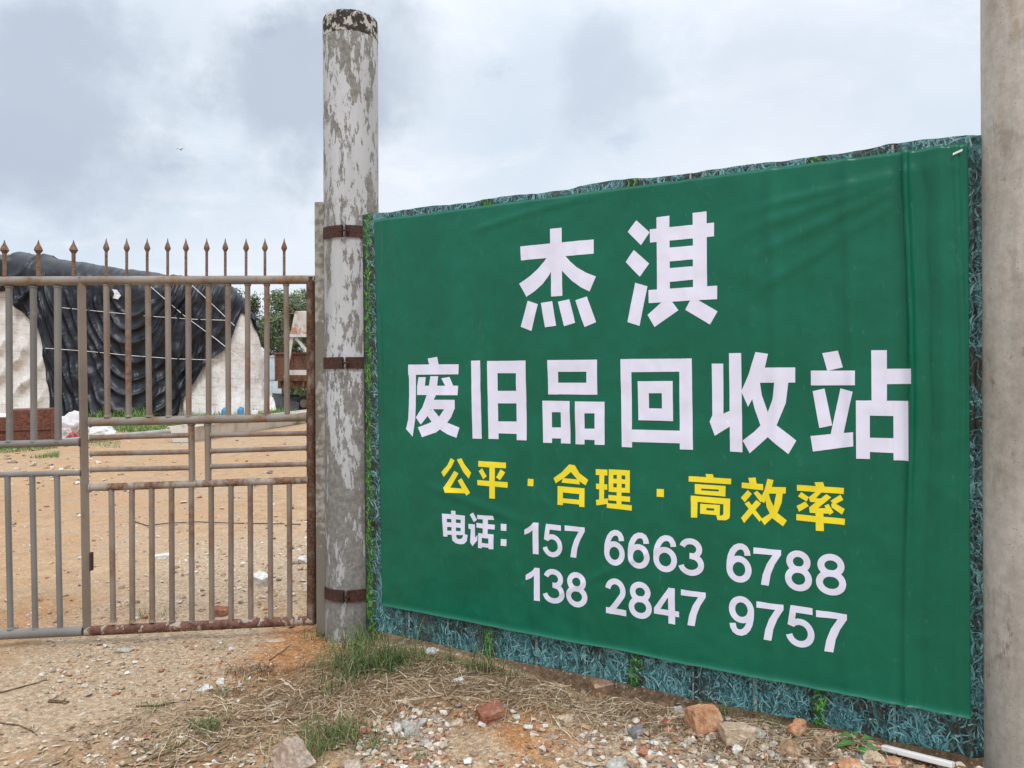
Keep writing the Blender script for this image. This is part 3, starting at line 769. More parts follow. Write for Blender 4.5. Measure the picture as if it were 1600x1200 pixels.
# ------------------------------------------------------------------ concrete pole on the right
p0 = atd(1546.5, 1190, 2.86); p1 = atd(1537.5, 5, 2.86); QR = .168
B0 = Vector((p0.x+QR*1.03, p0.y-.0, -.15)); 
lean = (p1.x-p0.x)/(p1.z-p0.z)
HT = 8.5; T0 = B0+Vector((lean*HT+.02, 0, HT))
pole = tag(empty('concrete_pole', B0), 'thick bare concrete utility pole beside the right end of the banner', 'utility pole')
m = N('pole_concrete', .9, .2)
v = m.vec((1, 1, .3))
a = m.noise(2.6, 7, .6, v); b = m.noise(24, 6, .7); c_ = m.noise(9, 8, .72, m.vec((1, 1, .5)))
cc = m.mix(m.step(a, .38, .62), (.33, .305, .265), (.48, .455, .415))
cc = m.mix(m.math('MULTIPLY', m.step(c_, .53, .66), .55), cc, (.27, .24, .205))
cc = m.mix(m.math('MULTIPLY', m.step(m.noise(3.2, 9, .78, m.vec((2.2, 2.2, .8), (.4, .3, 0))), .60, .63), .6), cc, (.17, .14, .115))
cc = m.mix(m.math('MULTIPLY', m.step(m.noise(5, 8, .7, m.vec((1, 1, .12))), .58, .68), .5), cc, (.40, .28, .18))
cc = m.mix(m.math('MULTIPLY', m.step(m.vor(60), .16, .08), m.step(b, .50, .56)), cc, (.12, .105, .09))
cc = m.mix(1.0, cc, m.mix(m.step(b, .3, .7), (.86, .86, .85), (1.1, 1.1, 1.1)), 'MULTIPLY')
m.col(cc); m.bump(m.math('ADD', m.math('MULTIPLY', b, .7), c_), .5, .006)
vv = []; ff = []; n_ = 72; rings = 26
ad = (T0-B0).normalized(); u_, w_ = Vector((1, 0, 0)), Vector((0, -1, 0))
for i in range(rings+1):
    r = QR*(1-.06*i/rings)
    for q in range(n_):
        a = 2*PI*q/n_; d = u_*math.cos(a)+w_*math.sin(a)
        sd_ = abs((a-math.radians(141)+PI) % (2*PI)-PI)
        vv.append(B0+ad*(HT*i/rings)+d*(r+.004*(1-sstep(sd_, .015, .05))+.0012*mnoise.noise(Vector((d.x*4, d.y*4, i*.8)))))
for i in range(rings):
    for q in range(n_): ff.append((i*n_+q, i*n_+(q+1) % n_, (i+1)*n_+(q+1) % n_, (i+1)*n_+q))
ff.append(tuple(rings*n_+q for q in range(n_)))
newobj('shaft', vv, ff, m.m, pole, smooth=True)

# ================================================================== yard behind the gate
def gp(u, v): return at(u, v)
YF = at(200, 651).y
HDC = YF+.4
def hx(px): return atd(px, 593, HDC).x
def hz(px, y): return atd(px, y, HDC).z
def interp(L, x):
    if x <= L[0][0]: return L[0][1]
    for (a, b), (c_, d) in zip(L, L[1:]):
        if x <= c_: return b+(d-b)*(x-a)/(c_-a)
    return L[-1][1]
TOP = [(-260, 415), (-120, 404), (0, 401), (40, 402), (80, 408), (130, 418), (180, 425), (215, 427), (250, 434), (300, 438), (330, 441), (362, 447), (378, 462), (392, 492), (402, 508), (412, 528), (430, 540)]
# plan of the covered heap: along the front, round the corner, then back along its right side
plan = []      # (point, outward, px used for height)
x0, x1 = hx(-260), hx(410); RC = 1.7
n = 150; RC = 1.7; CX = x1-RC-.35
for i in range(n+1):
    x = x0+(CX-x0)*i/n; plan.append((Vector((x, YF, 0)), Vector((0, -1, 0)), 800+(x)/HDC*F))
PXE = plan[-1][2]
for i in range(1, 41):
    a = -PI/2+PI*i/40
    plan.append((Vector((CX+RC*math.cos(a), YF+RC+RC*math.sin(a), 0)), Vector((math.cos(a), math.sin(a), 0)), min(412, PXE+(412-PXE)*i/22)))
for i in range(1, 60): plan.append((Vector((CX-i*.35, YF+2*RC, 0)), Vector((0, 1, 0)), 412-i*5))
def sect(t, H, r=.9):
    """profile: wall, rounded shoulder, top; returns inward distance, height and the outward/up normal"""
    r = min(r, H*.5); Lw = H-r; Lc = r*PI/2
    if t < Lw: return .05*t, t, (1, 0)
    if t < Lw+Lc:
        a = (t-Lw)/r; return min(.05*Lw+r*(1-math.cos(a)), RC-.03), Lw+r*math.sin(a), (math.cos(a), math.sin(a))
    return min(.05*Lw+r+(t-Lw-Lc), RC-.02), H+.03*(t-Lw-Lc), (0, 1)
def hfold(P, k):
    f = .12*fbm(P.x*.35, P.z*.4, 3, 3)+.03*fbm(P.x*1.5, P.z*1.3, 6, 3)
    lf_ = 1-sstep(P.x, hx(60), hx(95))
    f += .36*lf_*((1-abs(math.sin((P.x*.9-P.z*.75)*2.3+1.4*fbm(P.x*.5, P.z*.5, 1, 3))))**2)*sstep(P.z, .1, .8)
    rt_ = 1-lf_
    f += rt_*.22*((1-abs(math.sin(P.x*2.6+P.y*2+P.z*.35+1.6*fbm(P.x*.6, P.z*.45, 2, 3))))**1.6)*(1.1-.75*sstep(P.z, .3, 4.0))
    f += .30*(1-sstep(P.z, 0, 1.2))*max(0, fbm(P.x*.8, 3, 4, 2)+.35)
    return f*(1-.6*sstep(P.z, 5.2, 6.4))
def heap_point(i, t, extra=0.0):
    p, out, px = plan[i]
    H = max(1.2, hz(px, interp(TOP, px)))
    d, z, (no, nu) = sect(t, H)
    P = p-out*d+Vector((0, 0, z)); Nn = out*no+Vector((0, 0, nu))
    return P, Nn, H
hv = []; hf = []; NT = 56; TMAX = 11.5
for i in range(len(plan)):
    for j in range(NT+1):
        H = heap_point(i, 0)[2]; tm = H-.9+.9*PI/2+.9
        P, Nn, _ = heap_point(i, tm*j/NT); hv.append(P+Nn*hfold(P, 0))
for i in range(len(plan)-1):
    for j in range(NT): hf.append((i*(NT+1)+j, (i+1)*(NT+1)+j, (i+1)*(NT+1)+j+1, i*(NT+1)+j+1))
m = N('white_tarp', .7, .3)
zz = m.z()
def lines(x, per, w):
    f = m.math('FRACT', m.math('ADD', m.math('DIVIDE', x, per), m.math('MULTIPLY', m.noise(.9, 4), .5))); d = m.math('ABSOLUTE', m.math('SUBTRACT', f, .5))
    return m.step(d, w, w*.4)
gx = lines(m.math('ADD', zz[0], m.math('MULTIPLY', zz[2], .12)), .46, .045); gz_ = lines(m.math('ADD', zz[2], m.math('MULTIPLY', zz[0], .05)), .40, .055)
gate_n = m.step(m.noise(1.6, 4), .38, .62)
ln = m.math('MULTIPLY', m.math('MAXIMUM', m.math('MULTIPLY', gx, .55), gz_), gate_n)
cc = m.mix(m.step(m.noise(.8, 6, .6), .35, .7), (.74, .715, .68), (.60, .565, .53))
cc = m.mix(m.math('MULTIPLY', ln, .5), cc, (.27, .23, .205))
cc = m.mix(m.math('MULTIPLY', m.step(m.noise(2.5, 6, .65), .56, .74), .4), cc, (.45, .38, .30))
m.col(cc); m.bump(m.math('ADD', m.noise(3, 7, .65), m.noise(4, 5, .6, m.vec((2.2, 2.2, .35), (0, .25, 0)))), .8, .10)
heap = newobj('covered_heap', hv, hf, m.m, None, plan[80][0], smooth=True)
tag(heap, 'huge heap of goods wrapped in dirty white sheeting behind the gate', 'covered heap')
# black tarpaulin draped over it
LOW = [(-260, 452), (0, 454), (20, 456), (30, 472), (48, 494), (66, 506), (74, 520), (80, 560), (90, 608), (96, 646), (110, 651), (285, 651), (300, 614), (325, 574), (343, 556), (355, 541), (364, 507), (371, 488), (380, 494), (390, 512), (399, 519)]
bv_ = []; bf_ = []; NB = 170; cols = [i for i in range(len(plan)) if plan[i][2] <= 399]
sub = []
for a, b in zip(cols, cols[1:]): sub += [(a, 0.0), (a, .5)]
sub.append((cols[-1], 0.0))
def lerp_point(i, f, t):
    P, Nn, H = heap_point(i, t)
    if f:
        Q, Mn, H2 = heap_point(i+1, t); P = (P+Q)*.5; Nn = ((Nn+Mn)*.5).normalized()
    return P, Nn
for (i, f) in sub:
    px = plan[i][2] if not f else (plan[i][2]+plan[i+1][2])/2
    H = heap_point(i, 0)[2]
    ylow = interp(LOW, px)+2.5*mnoise.noise(Vector((px*.11, 3, 3)))
    zl_ = max(.05, hz(px, ylow)); tl = zl_ if zl_ < H-.9 else H-.9+.9*math.asin(min(1, (zl_-H+.9)/.9))
    te = H-.9+.9*PI/2+.9
    for j in range(NB+1):
        t = tl+(te-tl)*j/NB
        P, Nn = lerp_point(i, f, t)
        pu, pv = px, 593-(P.z-1.6)*F/HDC
        # hanging swags: loops slung between the two shoulders, plus falls on the left
        wx, wy = 20*fbm(pu*.008, pv*.008, 4, 2), 20*fbm(pu*.008, pv*.008, 14, 2)
        q = math.hypot((pu-215+wx)/105, (pv-395+wy)/230)
        w = sstep(pu, 98, 150)*sstep(q, .22, .5)*(1-sstep(pu, 300, 360)*.6)
        am = .6+.8*abs(fbm(pu*.02, pv*.02, 31, 2))
        fold = .20*w*am*((1-abs(math.sin(q*30)))**1.5-.3)
        ph = (pu*.95+wx*.5-(pv-420)*.30)*.26
        fold += .18*(1-sstep(pu, 92, 170))*((1-abs(math.sin(ph)))**1.4-.3)*sstep(pv, 415, 480)
        fold += .11*sstep(pu, 262, 320)*((1-abs(math.sin((pu*.55+pv*.52+wy)*.16)))**1.4-.3)
        fold += .10*((1-abs(math.sin(pu*.10+wx*.12)))**1.6-.3)*(1-sstep(pv, 420, 500))
        tk = .25+.75*sstep(pv, 418, 460)
        fold = fold*tk+tk*(.12*fbm(pu*.02, pv*.02, 11, 2)+.018*(1-2*abs(fbm(pu*.07, pv*.07, 12, 2))))
        bv_.append(P+Nn*(max(0, hfold(P, 0))+.22+fold))
for a in range(len(sub)-1):
    for j in range(NB): bf_.append((a*(NB+1)+j, (a+1)*(NB+1)+j, (a+1)*(NB+1)+j+1, a*(NB+1)+j+1))
m = N('black_tarp', .40, .38)
f_ = m.noise(2.2, 6, .6)
m.col(m.mix(m.step(f_, .4, .7), (.006, .008, .013), (.014, .017, .025))); m.bump(m.noise(5, 6, .6), .35, .04)
tarp = newobj('tarpaulin', bv_, bf_, m.m, None, plan[80][0], smooth=True)
so = tarp.modifiers.new('thick', 'SOLIDIFY'); so.thickness = .02
tag(tarp, 'black plastic tarpaulin hanging in loops over the white heap', 'tarpaulin')
def tp(u, v, o=.55):
    P = atd(u, v, YF); return Vector((P.x, YF-o+.10*max(0, P.z), P.z))
MROPE = plain('cord_white', (.62, .62, .62), .7)
for q, (pts, lab) in enumerate([([(98, 481), (160, 487), (230, 494), (300, 499), (362, 501)], 'white cord stretched level across the upper part of the black tarpaulin'),
        ([(70, 544), (140, 549), (210, 556), (280, 561), (345, 563)], 'white cord stretched level across the middle of the black tarpaulin'),
        ([(234, 447), (286, 491), (340, 530), (386, 566)], 'long slanting white cord running down the black tarpaulin'),
        ([(300, 446), (335, 478), (368, 509)], 'short slanting white cord by the tarpaulin shoulder')]):
    mb = MB(); mb.path([tp(u, v) for u, v in pts], .016, 6)
    tag(mb.build('cord', MROPE, None, tp(*pts[0])), lab, 'cord', 'cords tying down the tarpaulin')
# white patch showing through a tear
mb = MB(); P = [tp(u, v, .62) for u, v in ((176, 452), (183, 453), (190, 462), (186, 468), (178, 466), (180, 459))]
mb.add(P+[p+Vector((0, .05, 0)) for p in P], [(0, 1, 2, 3, 4, 5), (11, 10, 9, 8, 7, 6)])
tag(mb.build('torn_rag', MROPE, None, P[0]), 'small white scrap in the tear near the tarpaulin top', 'rag')

# --- rusty steel bin by the left gate pickets
Bp = gp(83, 698); ba = math.radians(27); ex = Vector((math.cos(ba), math.sin(ba), 0)); ey = Vector((-math.sin(ba), math.cos(ba), 0)); ez = Vector((0, 0, 1))
mppx = Bp.y/F/math.cos(math.radians(0))
MBIN = rusty('bin_rust', (.13, .045, .028), (.05, .022, .016), (.20, .07, .038), .45, .65, 4)
bn = tag(empty('steel_bin', Bp), 'rust-red steel bin lying at the yard edge behind the left pickets', 'bin')
def lb(mb, x0, x1, y0, y1, z0, z1): mb.box(Bp+ex*(x0+x1)/2+ey*(y0+y1)/2+ez*(z0+z1)/2, ex*(x1-x0)/2, ey*(y1-y0)/2, ez*(z1-z0)/2)
bt = 59*mppx; bt2 = 48*mppx; xm = -.90
mb = MB(); lb(mb, xm, 0, 0, 1.1, .08, bt); lb(mb, -2.6, xm-.002, .02, 1.08, .08, bt2); mb.build('body', MBIN, bn, bevel=.02)
mb = MB(); lb(mb, -2.62, -.06, -.03, -.003, .42, .47); lb(mb, -.05, .035, -.035, -.004, .06, bt+.02); mb.build('flange', MBIN, bn, bevel=.006)
mb = MB(); c = Bp+ex*-.95-ey*.002+ez*.38; mb.path([c, c-ey*.06+ez*.02, c-ey*.07+ex*.05, c-ey*.06+ex*.05-ez*.08, c+ex*.05-ez*.1], .02, 8); mb.build('handle', MBIN, bn)
for a in (-2.3, -1.2, -.2):
    mb = MB(); lb(mb, a, a+.15, -.02, 1.1, -.04, .078); mb.build('skid', plain('dark_wood', (.10, .06, .045), .9), bn)
MWB = plain('white_board', (.74, .72, .68), .6, .3, .1, 3)
mb = MB(); mb.box(Bp+ex*-1.6+ey*.5+ez*(bt2+.03), ex*.66-ez*.02, ey*.46+ez*.02, ez*.025+ex*.001)
tag(mb.build('white_board', MWB, None, Bp+ex*-1.6+ey*.5+ez*bt2), 'white board lying on the low end of the rusty bin', 'board')

# --- crumpled sack
def blob(name, mats, c, r, seed, parent=None, base=None, amp=.25, sub=4, flat=.0, fmi=None):
    bm = bmesh.new(); bmesh.ops.create_icosphere(bm, subdivisions=sub, radius=1)
    v = []
    for q in bm.verts:
        d = q.co.normalized(); k = 1+amp*fbm(d.x*1.6+seed, d.y*1.6, d.z*1.6, 3)+amp*.35*(1-2*abs(fbm(d.x*3+seed, d.y*3, d.z*3, 3)))
        p = Vector((d.x*r[0]*k, d.y*r[1]*k, d.z*r[2]*k)); p.z = max(p.z, -r[2]*.45); v.append(Vector(c)+p)
    f = [tuple(x.index for x in q.verts) for q in bm.faces]; bm.free()
    return newobj(name, v, f, mats, parent, base, True)
m = N('sack_plastic', .5, .4)
m.col(m.mix(m.step(m.noise(2.6, 3, .5), .55, .60), (.62, .58, .57), (.50, .11, .11))); m.bump(m.noise(6, 6, .65), .8, .05)
P = gp(113, 687)
tag(blob('sack', m.m, P+Vector((0, 0, .20)), (.36, .33, .42), 3.3, None, P, .5), 'crumpled white and red plastic sack beside the rusty bin', 'sack')
P = gp(150, 684); tag(blob('plastic_sheet', plain('film', (.62, .6, .58), .4, .4, .15, 4, .03), P+Vector((0, 0, .10)), (.50, .35, .22), 8.1, None, P, .45), 'crumpled white plastic film lying next to the sack', 'plastic sheet')

# --- long pipe and white steel trough lying in the yard
MPIPE = rusty('pipe_grey', (.40, .40, .39), (.22, .19, .16), (.34, .30, .27), .6, .8, 3)
a, b = gp(70, 698), gp(292, 677); mb = MB(); mb.tube(a+Vector((0, 0, .09)), b+Vector((0, 0, .10)), .075, 14)
tag(mb.build('steel_pipe', MPIPE, None, a, True), 'long grey steel pipe lying across the yard by the sack', 'pipe')
a, b = gp(282, 692), gp(500, 655)
dv = (b-a); dv.z = 0; dv = dv*1.0; dn = dv.normalized(); sdv = Vector((dn.y, -dn.x, 0))
mb = MB(); w = .17
for k, (A, B, h0, h1) in enumerate(((a, b, .44, .40),)):
    for sg in (-1, 1):
        tilt = Vector((0, 0, 1))+sdv*sg*.25
        mb.box((A+B)/2+sdv*sg*w+tilt*.20, (B-A)/2, sdv*.012, tilt*.20)
    mb.box((A+B)/2+Vector((0, 0, .015)), (B-A)/2, sdv*w, Vector((0, 0, .012)))
    for sg in (-1, 1): mb.box((A+B)/2+sdv*sg*(w+.135)+Vector((0, 0, .41)), (B-A)/2, sdv*.045, Vector((0, 0, .010)))
    for t in (.0, .35, .7, .995): mb.box(A+(B-A)*t+Vector((0, 0, .20)), dn*.012, sdv*(w+.03), Vector((0, 0, .18)))
MTR = rusty('trough_white', (.66, .61, .53), (.34, .22, .14), (.50, .40, .30), .62, .82, 2)
tag(mb.build('steel_trough', MTR, None, a), 'long off-white steel trough lying in front of the heap', 'trough')

# --- blue jugs, small block, scrap sheets
MBLUE = plain('blue_plastic', (.05, .22, .42), .4, .4, .15)
for u, v, lab in ((351, 644, 'blue plastic jug at the foot of the white heap, left of two'), (376, 642, 'blue plastic jug at the foot of the white heap, right of two')):
    P = atd(u, 643, YF-.9); P.z = gz(P.x, P.y); j = tag(empty('jug', P), lab, 'jug', 'blue jugs by the heap'); mb = MB()
    mb.lathe(P, (0, 0, 1), [(0, .12), (.02, .14), (.30, .14), (.37, .10), (.40, .05), (.43, .05)], 14); mb.build('body', MBLUE, j, smooth=True)
    mb = MB(); mb.path([P+Vector((.05, -.02, .40)), P+Vector((.13, -.03, .40)), P+Vector((.145, -.03, .32))], .016, 6); mb.build('handle', MBLUE, j)
P = gp(398, 652); mb = MB(); mb.box(P+Vector((0, 0, .14)), (.13, .02, 0), (-.02, .10, 0), (0, .02, .15))
tag(mb.build('foam_block', MWB, None, P, bevel=.02), 'small white block standing on the grass before the heap', 'block')
def sheet(name, mt, quad, seed, lab, cat, amp=.12, n=18, thick=.015, base=None, group=None):
    v = []; 
    for j in range(n+1):
        for i in range(n+1):
            u, w = i/n, j/n
            p = (quad[0]*(1-u)+quad[1]*u)*(1-w)+(quad[3]*(1-u)+quad[2]*u)*w
            p = p+Vector((0, -1, .3))*amp*fbm(u*3+seed, w*3, seed, 3)+Vector((0, -1, .0))*amp*.35*math.sin(u*16+seed); v.append(p)
    f = [(j*(n+1)+i, j*(n+1)+i+1, (j+1)*(n+1)+i+1, (j+1)*(n+1)+i) for j in range(n) for i in range(n)]
    o = newobj(name, v, f, mt, None, quad[0], True); so = o.modifiers.new('thick', 'SOLIDIFY'); so.thickness = thick
    return tag(o, lab, cat, group)
DS = YF+2.2
def q4(L, dd): return [atd(u, v, DS+d) for (u, v), d in zip(L, dd)]
sheet('scrap_sheet', MWB, q4([(392, 652), (416, 652), (420, 618), (402, 606)], (-1.5, -1.2, .2, .3)), 2.2, 'bent white scrap sheet leaning at the heap corner', 'sheet', group='scrap sheets by the heap')
sheet('scrap_sheet', MWB, q4([(412, 648), (432, 640), (428, 622), (410, 610)], (.4, .9, 1.6, 1.4)), 5.2, 'white scrap sheet lying between heap and truck', 'sheet', group='scrap sheets by the heap')
sheet('scrap_sheet', plain('dark_sheet', (.05, .05, .05), .6), q4([(424, 649), (466, 646), (468, 617), (426, 614)], (1.4, 1.4, 2.6, 2.6)), 7.9, 'added dark sheet for clutter and shade in front of the truck', 'sheet', group='scrap sheets by the heap')  # dark sheet added as clutter and for the darkness under the truck

# --- pale blue sheet fence far behind
DB = at(430, 634).y+3
mb = MB(); xa, xb = atd(404, 600, DB).x, atd(436, 600, DB).x; zt = atd(420, 556, DB).z
x = xa; 
while x < xb:
    mb.aabox((x, DB, -.1), (x+.245, DB+.02, zt)); mb.aabox((x+.245, DB-.03, -.1), (x+.30, DB+.02, zt)); x += .30
bfn = tag(empty('blue_fence', Vector((xa, DB, 0))), 'pale blue ribbed sheet fence between the heap and the truck', 'fence')
mb.build('panel', plain('pale_blue', (.50, .60, .68), .5, .4, .12, 2), bfn)
mb = MB(); mb.aabox((xa-.06, DB-.05, zt-.1), (xb, DB-.032, zt+.02)); mb.aabox((xa-.06, DB-.05, zt*.5), (xb, DB-.032, zt*.5+.07)); mb.build('rail', plain('fence_rail', (.36, .42, .47), .5), bfn)

# --- rusty dump truck
DT = at(470, 643).y
def tq(u, v, dd=0.0): return atd(u, v, DT+dd)
tb = tq(500, 642); tb.z = 0
truck = tag(empty('dump_truck', tb), 'old dump truck with a rust-brown steel bed behind the gate', 'truck')
MBED = rusty('bed_rust', (.17, .075, .05), (.08, .04, .03), (.25, .12, .075), .45, .65, 3)
xa, xb = tq(430, 600).x, tq(590, 600).x; z0, z1 = tq(440, 593).z, tq(440, 553).z
mb = MB(); mb.aabox((xa, DT, z0), (xb, DT+.06, z1)); mb.aabox((xa, DT+2.2, z0), (xb, DT+2.26, z1)); mb.aabox((xa, DT+.06, z0), (xa+.06, DT+2.2, z1)); mb.aabox((xb-.06, DT+.06, z0), (xb, DT+2.2, z1+.2)); mb.aabox((xa+.06, DT+.06, z0), (xb-.06, DT+2.2, z0+.06))
x = xa
while x < xb: mb.aabox((x, DT-.09, z0+.02), (x+.10, DT-.003, z1-.02)); x += .82
mb.aabox((xa-.03, DT-.10, z1-.019), (xb, DT+.05, z1+.07)); mb.build('bed', MBED, truck, bevel=.01)
MCH = rusty('chassis_ochre', (.22, .13, .055), (.06, .035, .025), (.16, .09, .05), .48, .66, 5)
zc0, zc1 = tq(440, 607).z, tq(440, 592.5).z
mb = MB(); mb.aabox((xa+.1, DT+.1, zc0), (xb+2.6, DT+.25, zc1-.1)); mb.aabox((xa+.1, DT+1.9, zc0), (xb+2.6, DT+2.05, zc1-.1))
for k in range(9): mb.aabox((xa+.15+k*.6, DT-.02, zc0+.03), (xa+.27+k*.6, DT+2.15, zc1-.02))
mb.aabox((xa, DT-.06, zc1-.09), (xb, DT-.001, zc1+.015)); mb.build('chassis', MCH, truck)
MTY = plain('tyre', (.022, .022, .022), .9, .2); MRIM = plain('rim', (.12, .10, .085), .7)
for xw in (tq(474, 600).x, tq(508, 600).x, tq(590, 600).x+1.6):
    for dy in (.05, 1.75):
        r_ = .40; c = Vector((xw, DT+dy, r_)); mb = MB()
        mb.lathe(c, (0, 1, 0), [(0, r_*.62), (.02, r_*.9), (.08, r_), (.24, r_), (.30, r_*.9), (.32, r_*.62)], 24)
        w_o = mb.build('wheel', MTY, truck, smooth=True)
        mb = MB(); mb.lathe(c-Vector((0, .012, 0)), (0, 1, 0), [(0, r_*.5), (.03, r_*.56), (.05, .02)], 20); mb.build('rim', MRIM, w_o)
mb = MB(); mb.aabox((xb+.35, DT+.05, zc1-.05), (xb+2.3, DT+2.2, zc1+1.0)); mb.aabox((xb+.35, DT+.12, zc1+1.001), (xb+1.9, DT+2.12, zc1+1.75)); mb.build('cab', plain('cab_paint', (.10, .20, .33), .5), truck, bevel=.06)
mb = MB(); mb.aabox((xb+.6, DT+.105, zc1+1.05), (xb+1.6, DT+.118, zc1+1.6)); mb.build('window', plain('cab_glass', (.03, .035, .04), .1, .6), truck)
# --- white steel frame with a rusty hopper standing by the truck bed
DHP = -.5
hop = tq(470, 586, DHP); hop.z = gz(hop.x, hop.y)
hp = tag(empty('hopper_frame', hop), 'white angle-iron frame carrying a rust-streaked white hopper beside the truck', 'hopper')
MHW = rusty('hopper_white', (.66, .62, .58), (.36, .15, .10), (.50, .27, .19), .57, .70, 3.0)
MWF = rusty('frame_white', (.66, .64, .61), (.30, .20, .15), (.44, .34, .27), .66, .80, 4)
P = [tq(u, v, d) for d in (DHP-.1, DHP+1.4) for u, v in ((461, 486), (530, 486), (540, 523), (453, 523))]
mb = MB(); mb.add(P, [(0, 1, 2, 3), (7, 6, 5, 4), (0, 4, 5, 1), (1, 5, 6, 2), (2, 6, 7, 3), (3, 7, 4, 0)]); mb.build('hopper', MHW, hp, bevel=.03)
def strut(a, b, r=.06, name='strut', d=0.0): 
    mb = MB(); p, q = tq(*a, DHP+d), tq(*b, DHP+d); dd = (q-p).normalized(); sd2 = dd.cross(Vector((0, 1, 0))).normalized()
    mb.box((p+q)/2, (q-p)/2, sd2*r, Vector((0, .05, 0))); mb.build(name, MWF, hp)
strut((457, 523), (446, 590), .075); strut((461, 526), (494, 566), .07); strut((536, 523), (552, 590), .075); strut((530, 526), (497, 566), .085)
strut((453, 524.5), (540, 524.5), .07, 'beam', -.12)
strut((445, 582), (556, 582), .125, 'beam', -.11)
for u in (446, 552):
    mb = MB(); a = tq(u, 590, DHP); mb.aabox((a.x-.05, a.y-.05, gz(a.x, a.y)-.03), (a.x+.05, a.y+.05, a.z)); mb.build('leg', MWF, hp)

# --- trees beyond the yard
MTRK = plain('bark', (.17, .14, .11), .9, .1, .3, 5, .02)
MLEAF = islands('tree_leaves', [(0, (.075, .105, .055)), (.5, (.11, .155, .075)), (.85, (.15, .20, .10)), (1, (.20, .24, .14))], .6, .3)
def tree(name, seed, H):
    rnd = random.Random(seed)
    t = empty(name, (0, 0, 0)); mb = MB(); tips = []
    pts = []; x = y = 0
    for i in range(9):
        pts.append(Vector((x, y, H*.92*i/8-.1))); x += rnd.uniform(-.12, .12); y += rnd.uniform(-.12, .12)
    mb.path(pts, [.15*(1-.085*i) for i in range(9)], 9)
    for i in range(20):
        f = rnd.uniform(.42, .96); k = f*8; a = pts[int(k)].lerp(pts[min(8, int(k)+1)], k % 1); an = rnd.uniform(0, 2*PI)
        L = H*rnd.uniform(.11, .22)*(1.25-f*.7); e = a+Vector((math.cos(an)*L, math.sin(an)*L, L*rnd.uniform(.25, .9)))
        mid_ = (a+e)/2+Vector((0, 0, -.1*L)); mb.path([a, mid_, e], [.045, .03, .012], 5); tips += [e, mid_.lerp(e, .4)]
        for _ in range(3):
            e2 = e+Vector((rnd.gauss(0, .4), rnd.gauss(0, .4), rnd.gauss(.15, .35)))*L*.6; mb.path([mid_.lerp(e, .6), e2], [.018, .006], 4); tips.append(e2)
    mb.build('trunk', MTRK, t, smooth=True)
    v = []; f = []
    for e in tips:
        R_ = rnd.uniform(.28, .62); n = int(36*R_/.4)
        for _ in range(n):
            d = Vector((rnd.gauss(0, 1), rnd.gauss(0, 1), rnd.gauss(0, .75)))*R_*.62; c = e+d
            u = Vector((rnd.gauss(0, 1), rnd.gauss(0, 1), rnd.gauss(-.3, .8))).normalized(); w = u.cross(Vector((rnd.random(), rnd.random(), rnd.random()))).normalized()
            L = rnd.uniform(.10, .20); k = len(v); v += [c-u*L, c+w*L*.32, c+u*L, c-w*L*.32]; f.append((k, k+1, k+2, k+3))
    newobj('crown', v, f, MLEAF, t)
    return t
protos = [tree('tree', 11, 8.3), tree('tree', 23, 7.6), tree('tree', 35, 8.9)]
spots = [(392, 58, 1.0, 'slender tree beyond the yard, its crown just right of the heap'), (420, 62, 1.02, 'slender tree beyond the pale blue fence'), (443, 57, .93, 'slender tree beyond the truck bed, left of the hopper'), (462, 64, 1.10, 'tall slender tree directly beyond the white hopper'),
         (483, 58, .98, 'slender tree showing beside the rusty gate stile'), (498, 66, 1.12, 'slender tree glimpsed between gate stile and post'), (512, 60, 1.05, 'slender tree half hidden by the gate post')]
def copy_tree(src):
    c = src.copy(); COL.objects.link(c)
    for ch in list(src.children):
        d = ch.copy(); COL.objects.link(d); d.parent = c
    return c
bp_ = list(protos); use = 0
for i, (u, d, k, lab) in enumerate(spots):
    o = protos[i] if i < 3 else copy_tree(protos[i % 3])
    p = atd(u, 593, d); o.location = (p.x, p.y, 0); o.scale = (k, k, k*(.94 if i % 2 else 1.0)); o.rotation_euler = (0, 0, i*1.9)
    tag(o, lab, 'tree', 'trees beyond the yard')
# low brush under the trees: one far-off mass
rnd = random.Random(5); v = []; f = []
for _ in range(4200):
    p = atd(rnd.uniform(370, 620), 593, rnd.uniform(56, 70)); c = Vector((p.x, p.y, abs(rnd.gauss(0, .8))*(.7+.5*mnoise.noise(Vector((p.x*.3, 1, 1))))))
    u = Vector((rnd.gauss(0, 1), rnd.gauss(0, 1), rnd.gauss(0, 1))).normalized(); w = u.cross(Vector((rnd.random(), rnd.random(), rnd.random()))).normalized(); L = rnd.uniform(.12, .28)
    k = len(v); v += [c-u*L, c+w*L*.5, c+u*L, c-w*L*.5]; f.append((k, k+1, k+2, k+3))
tag(newobj('undergrowth', v, f, MLEAF), 'dark brush growing under the far trees', 'undergrowth', None, 'stuff')

# --- bird
P = atd(282, 234, 45); w = .28
v = [(0, -.16, .0), (.035, -.05, .02), (0, .12, .0), (-.035, -.05, .02), (0, -.05, -.03), (w*.5, -.04, .075), (w, .03, .035), (w*.5, .03, .07), (-w*.5, -.04, .075), (-w, .03, .035), (-w*.5, .03, .07), (.03, .03, .02), (-.03, .03, .02), (.04, .2, .0), (-.04, .2, .0)]
f = [(0, 4, 1), (0, 3, 4), (0, 1, 3), (1, 11, 12, 3), (4, 2, 11, 1), (4, 3, 12, 2), (1, 5, 7, 11), (5, 6, 7), (3, 12, 10, 8), (8, 10, 9), (11, 2, 12), (2, 13, 14)]
tag(newobj('bird', [P+Vector(q) for q in v], f, plain('bird_grey', (.05, .05, .055), .8), None, P), 'small dark bird gliding in the cloudy sky', 'bird')

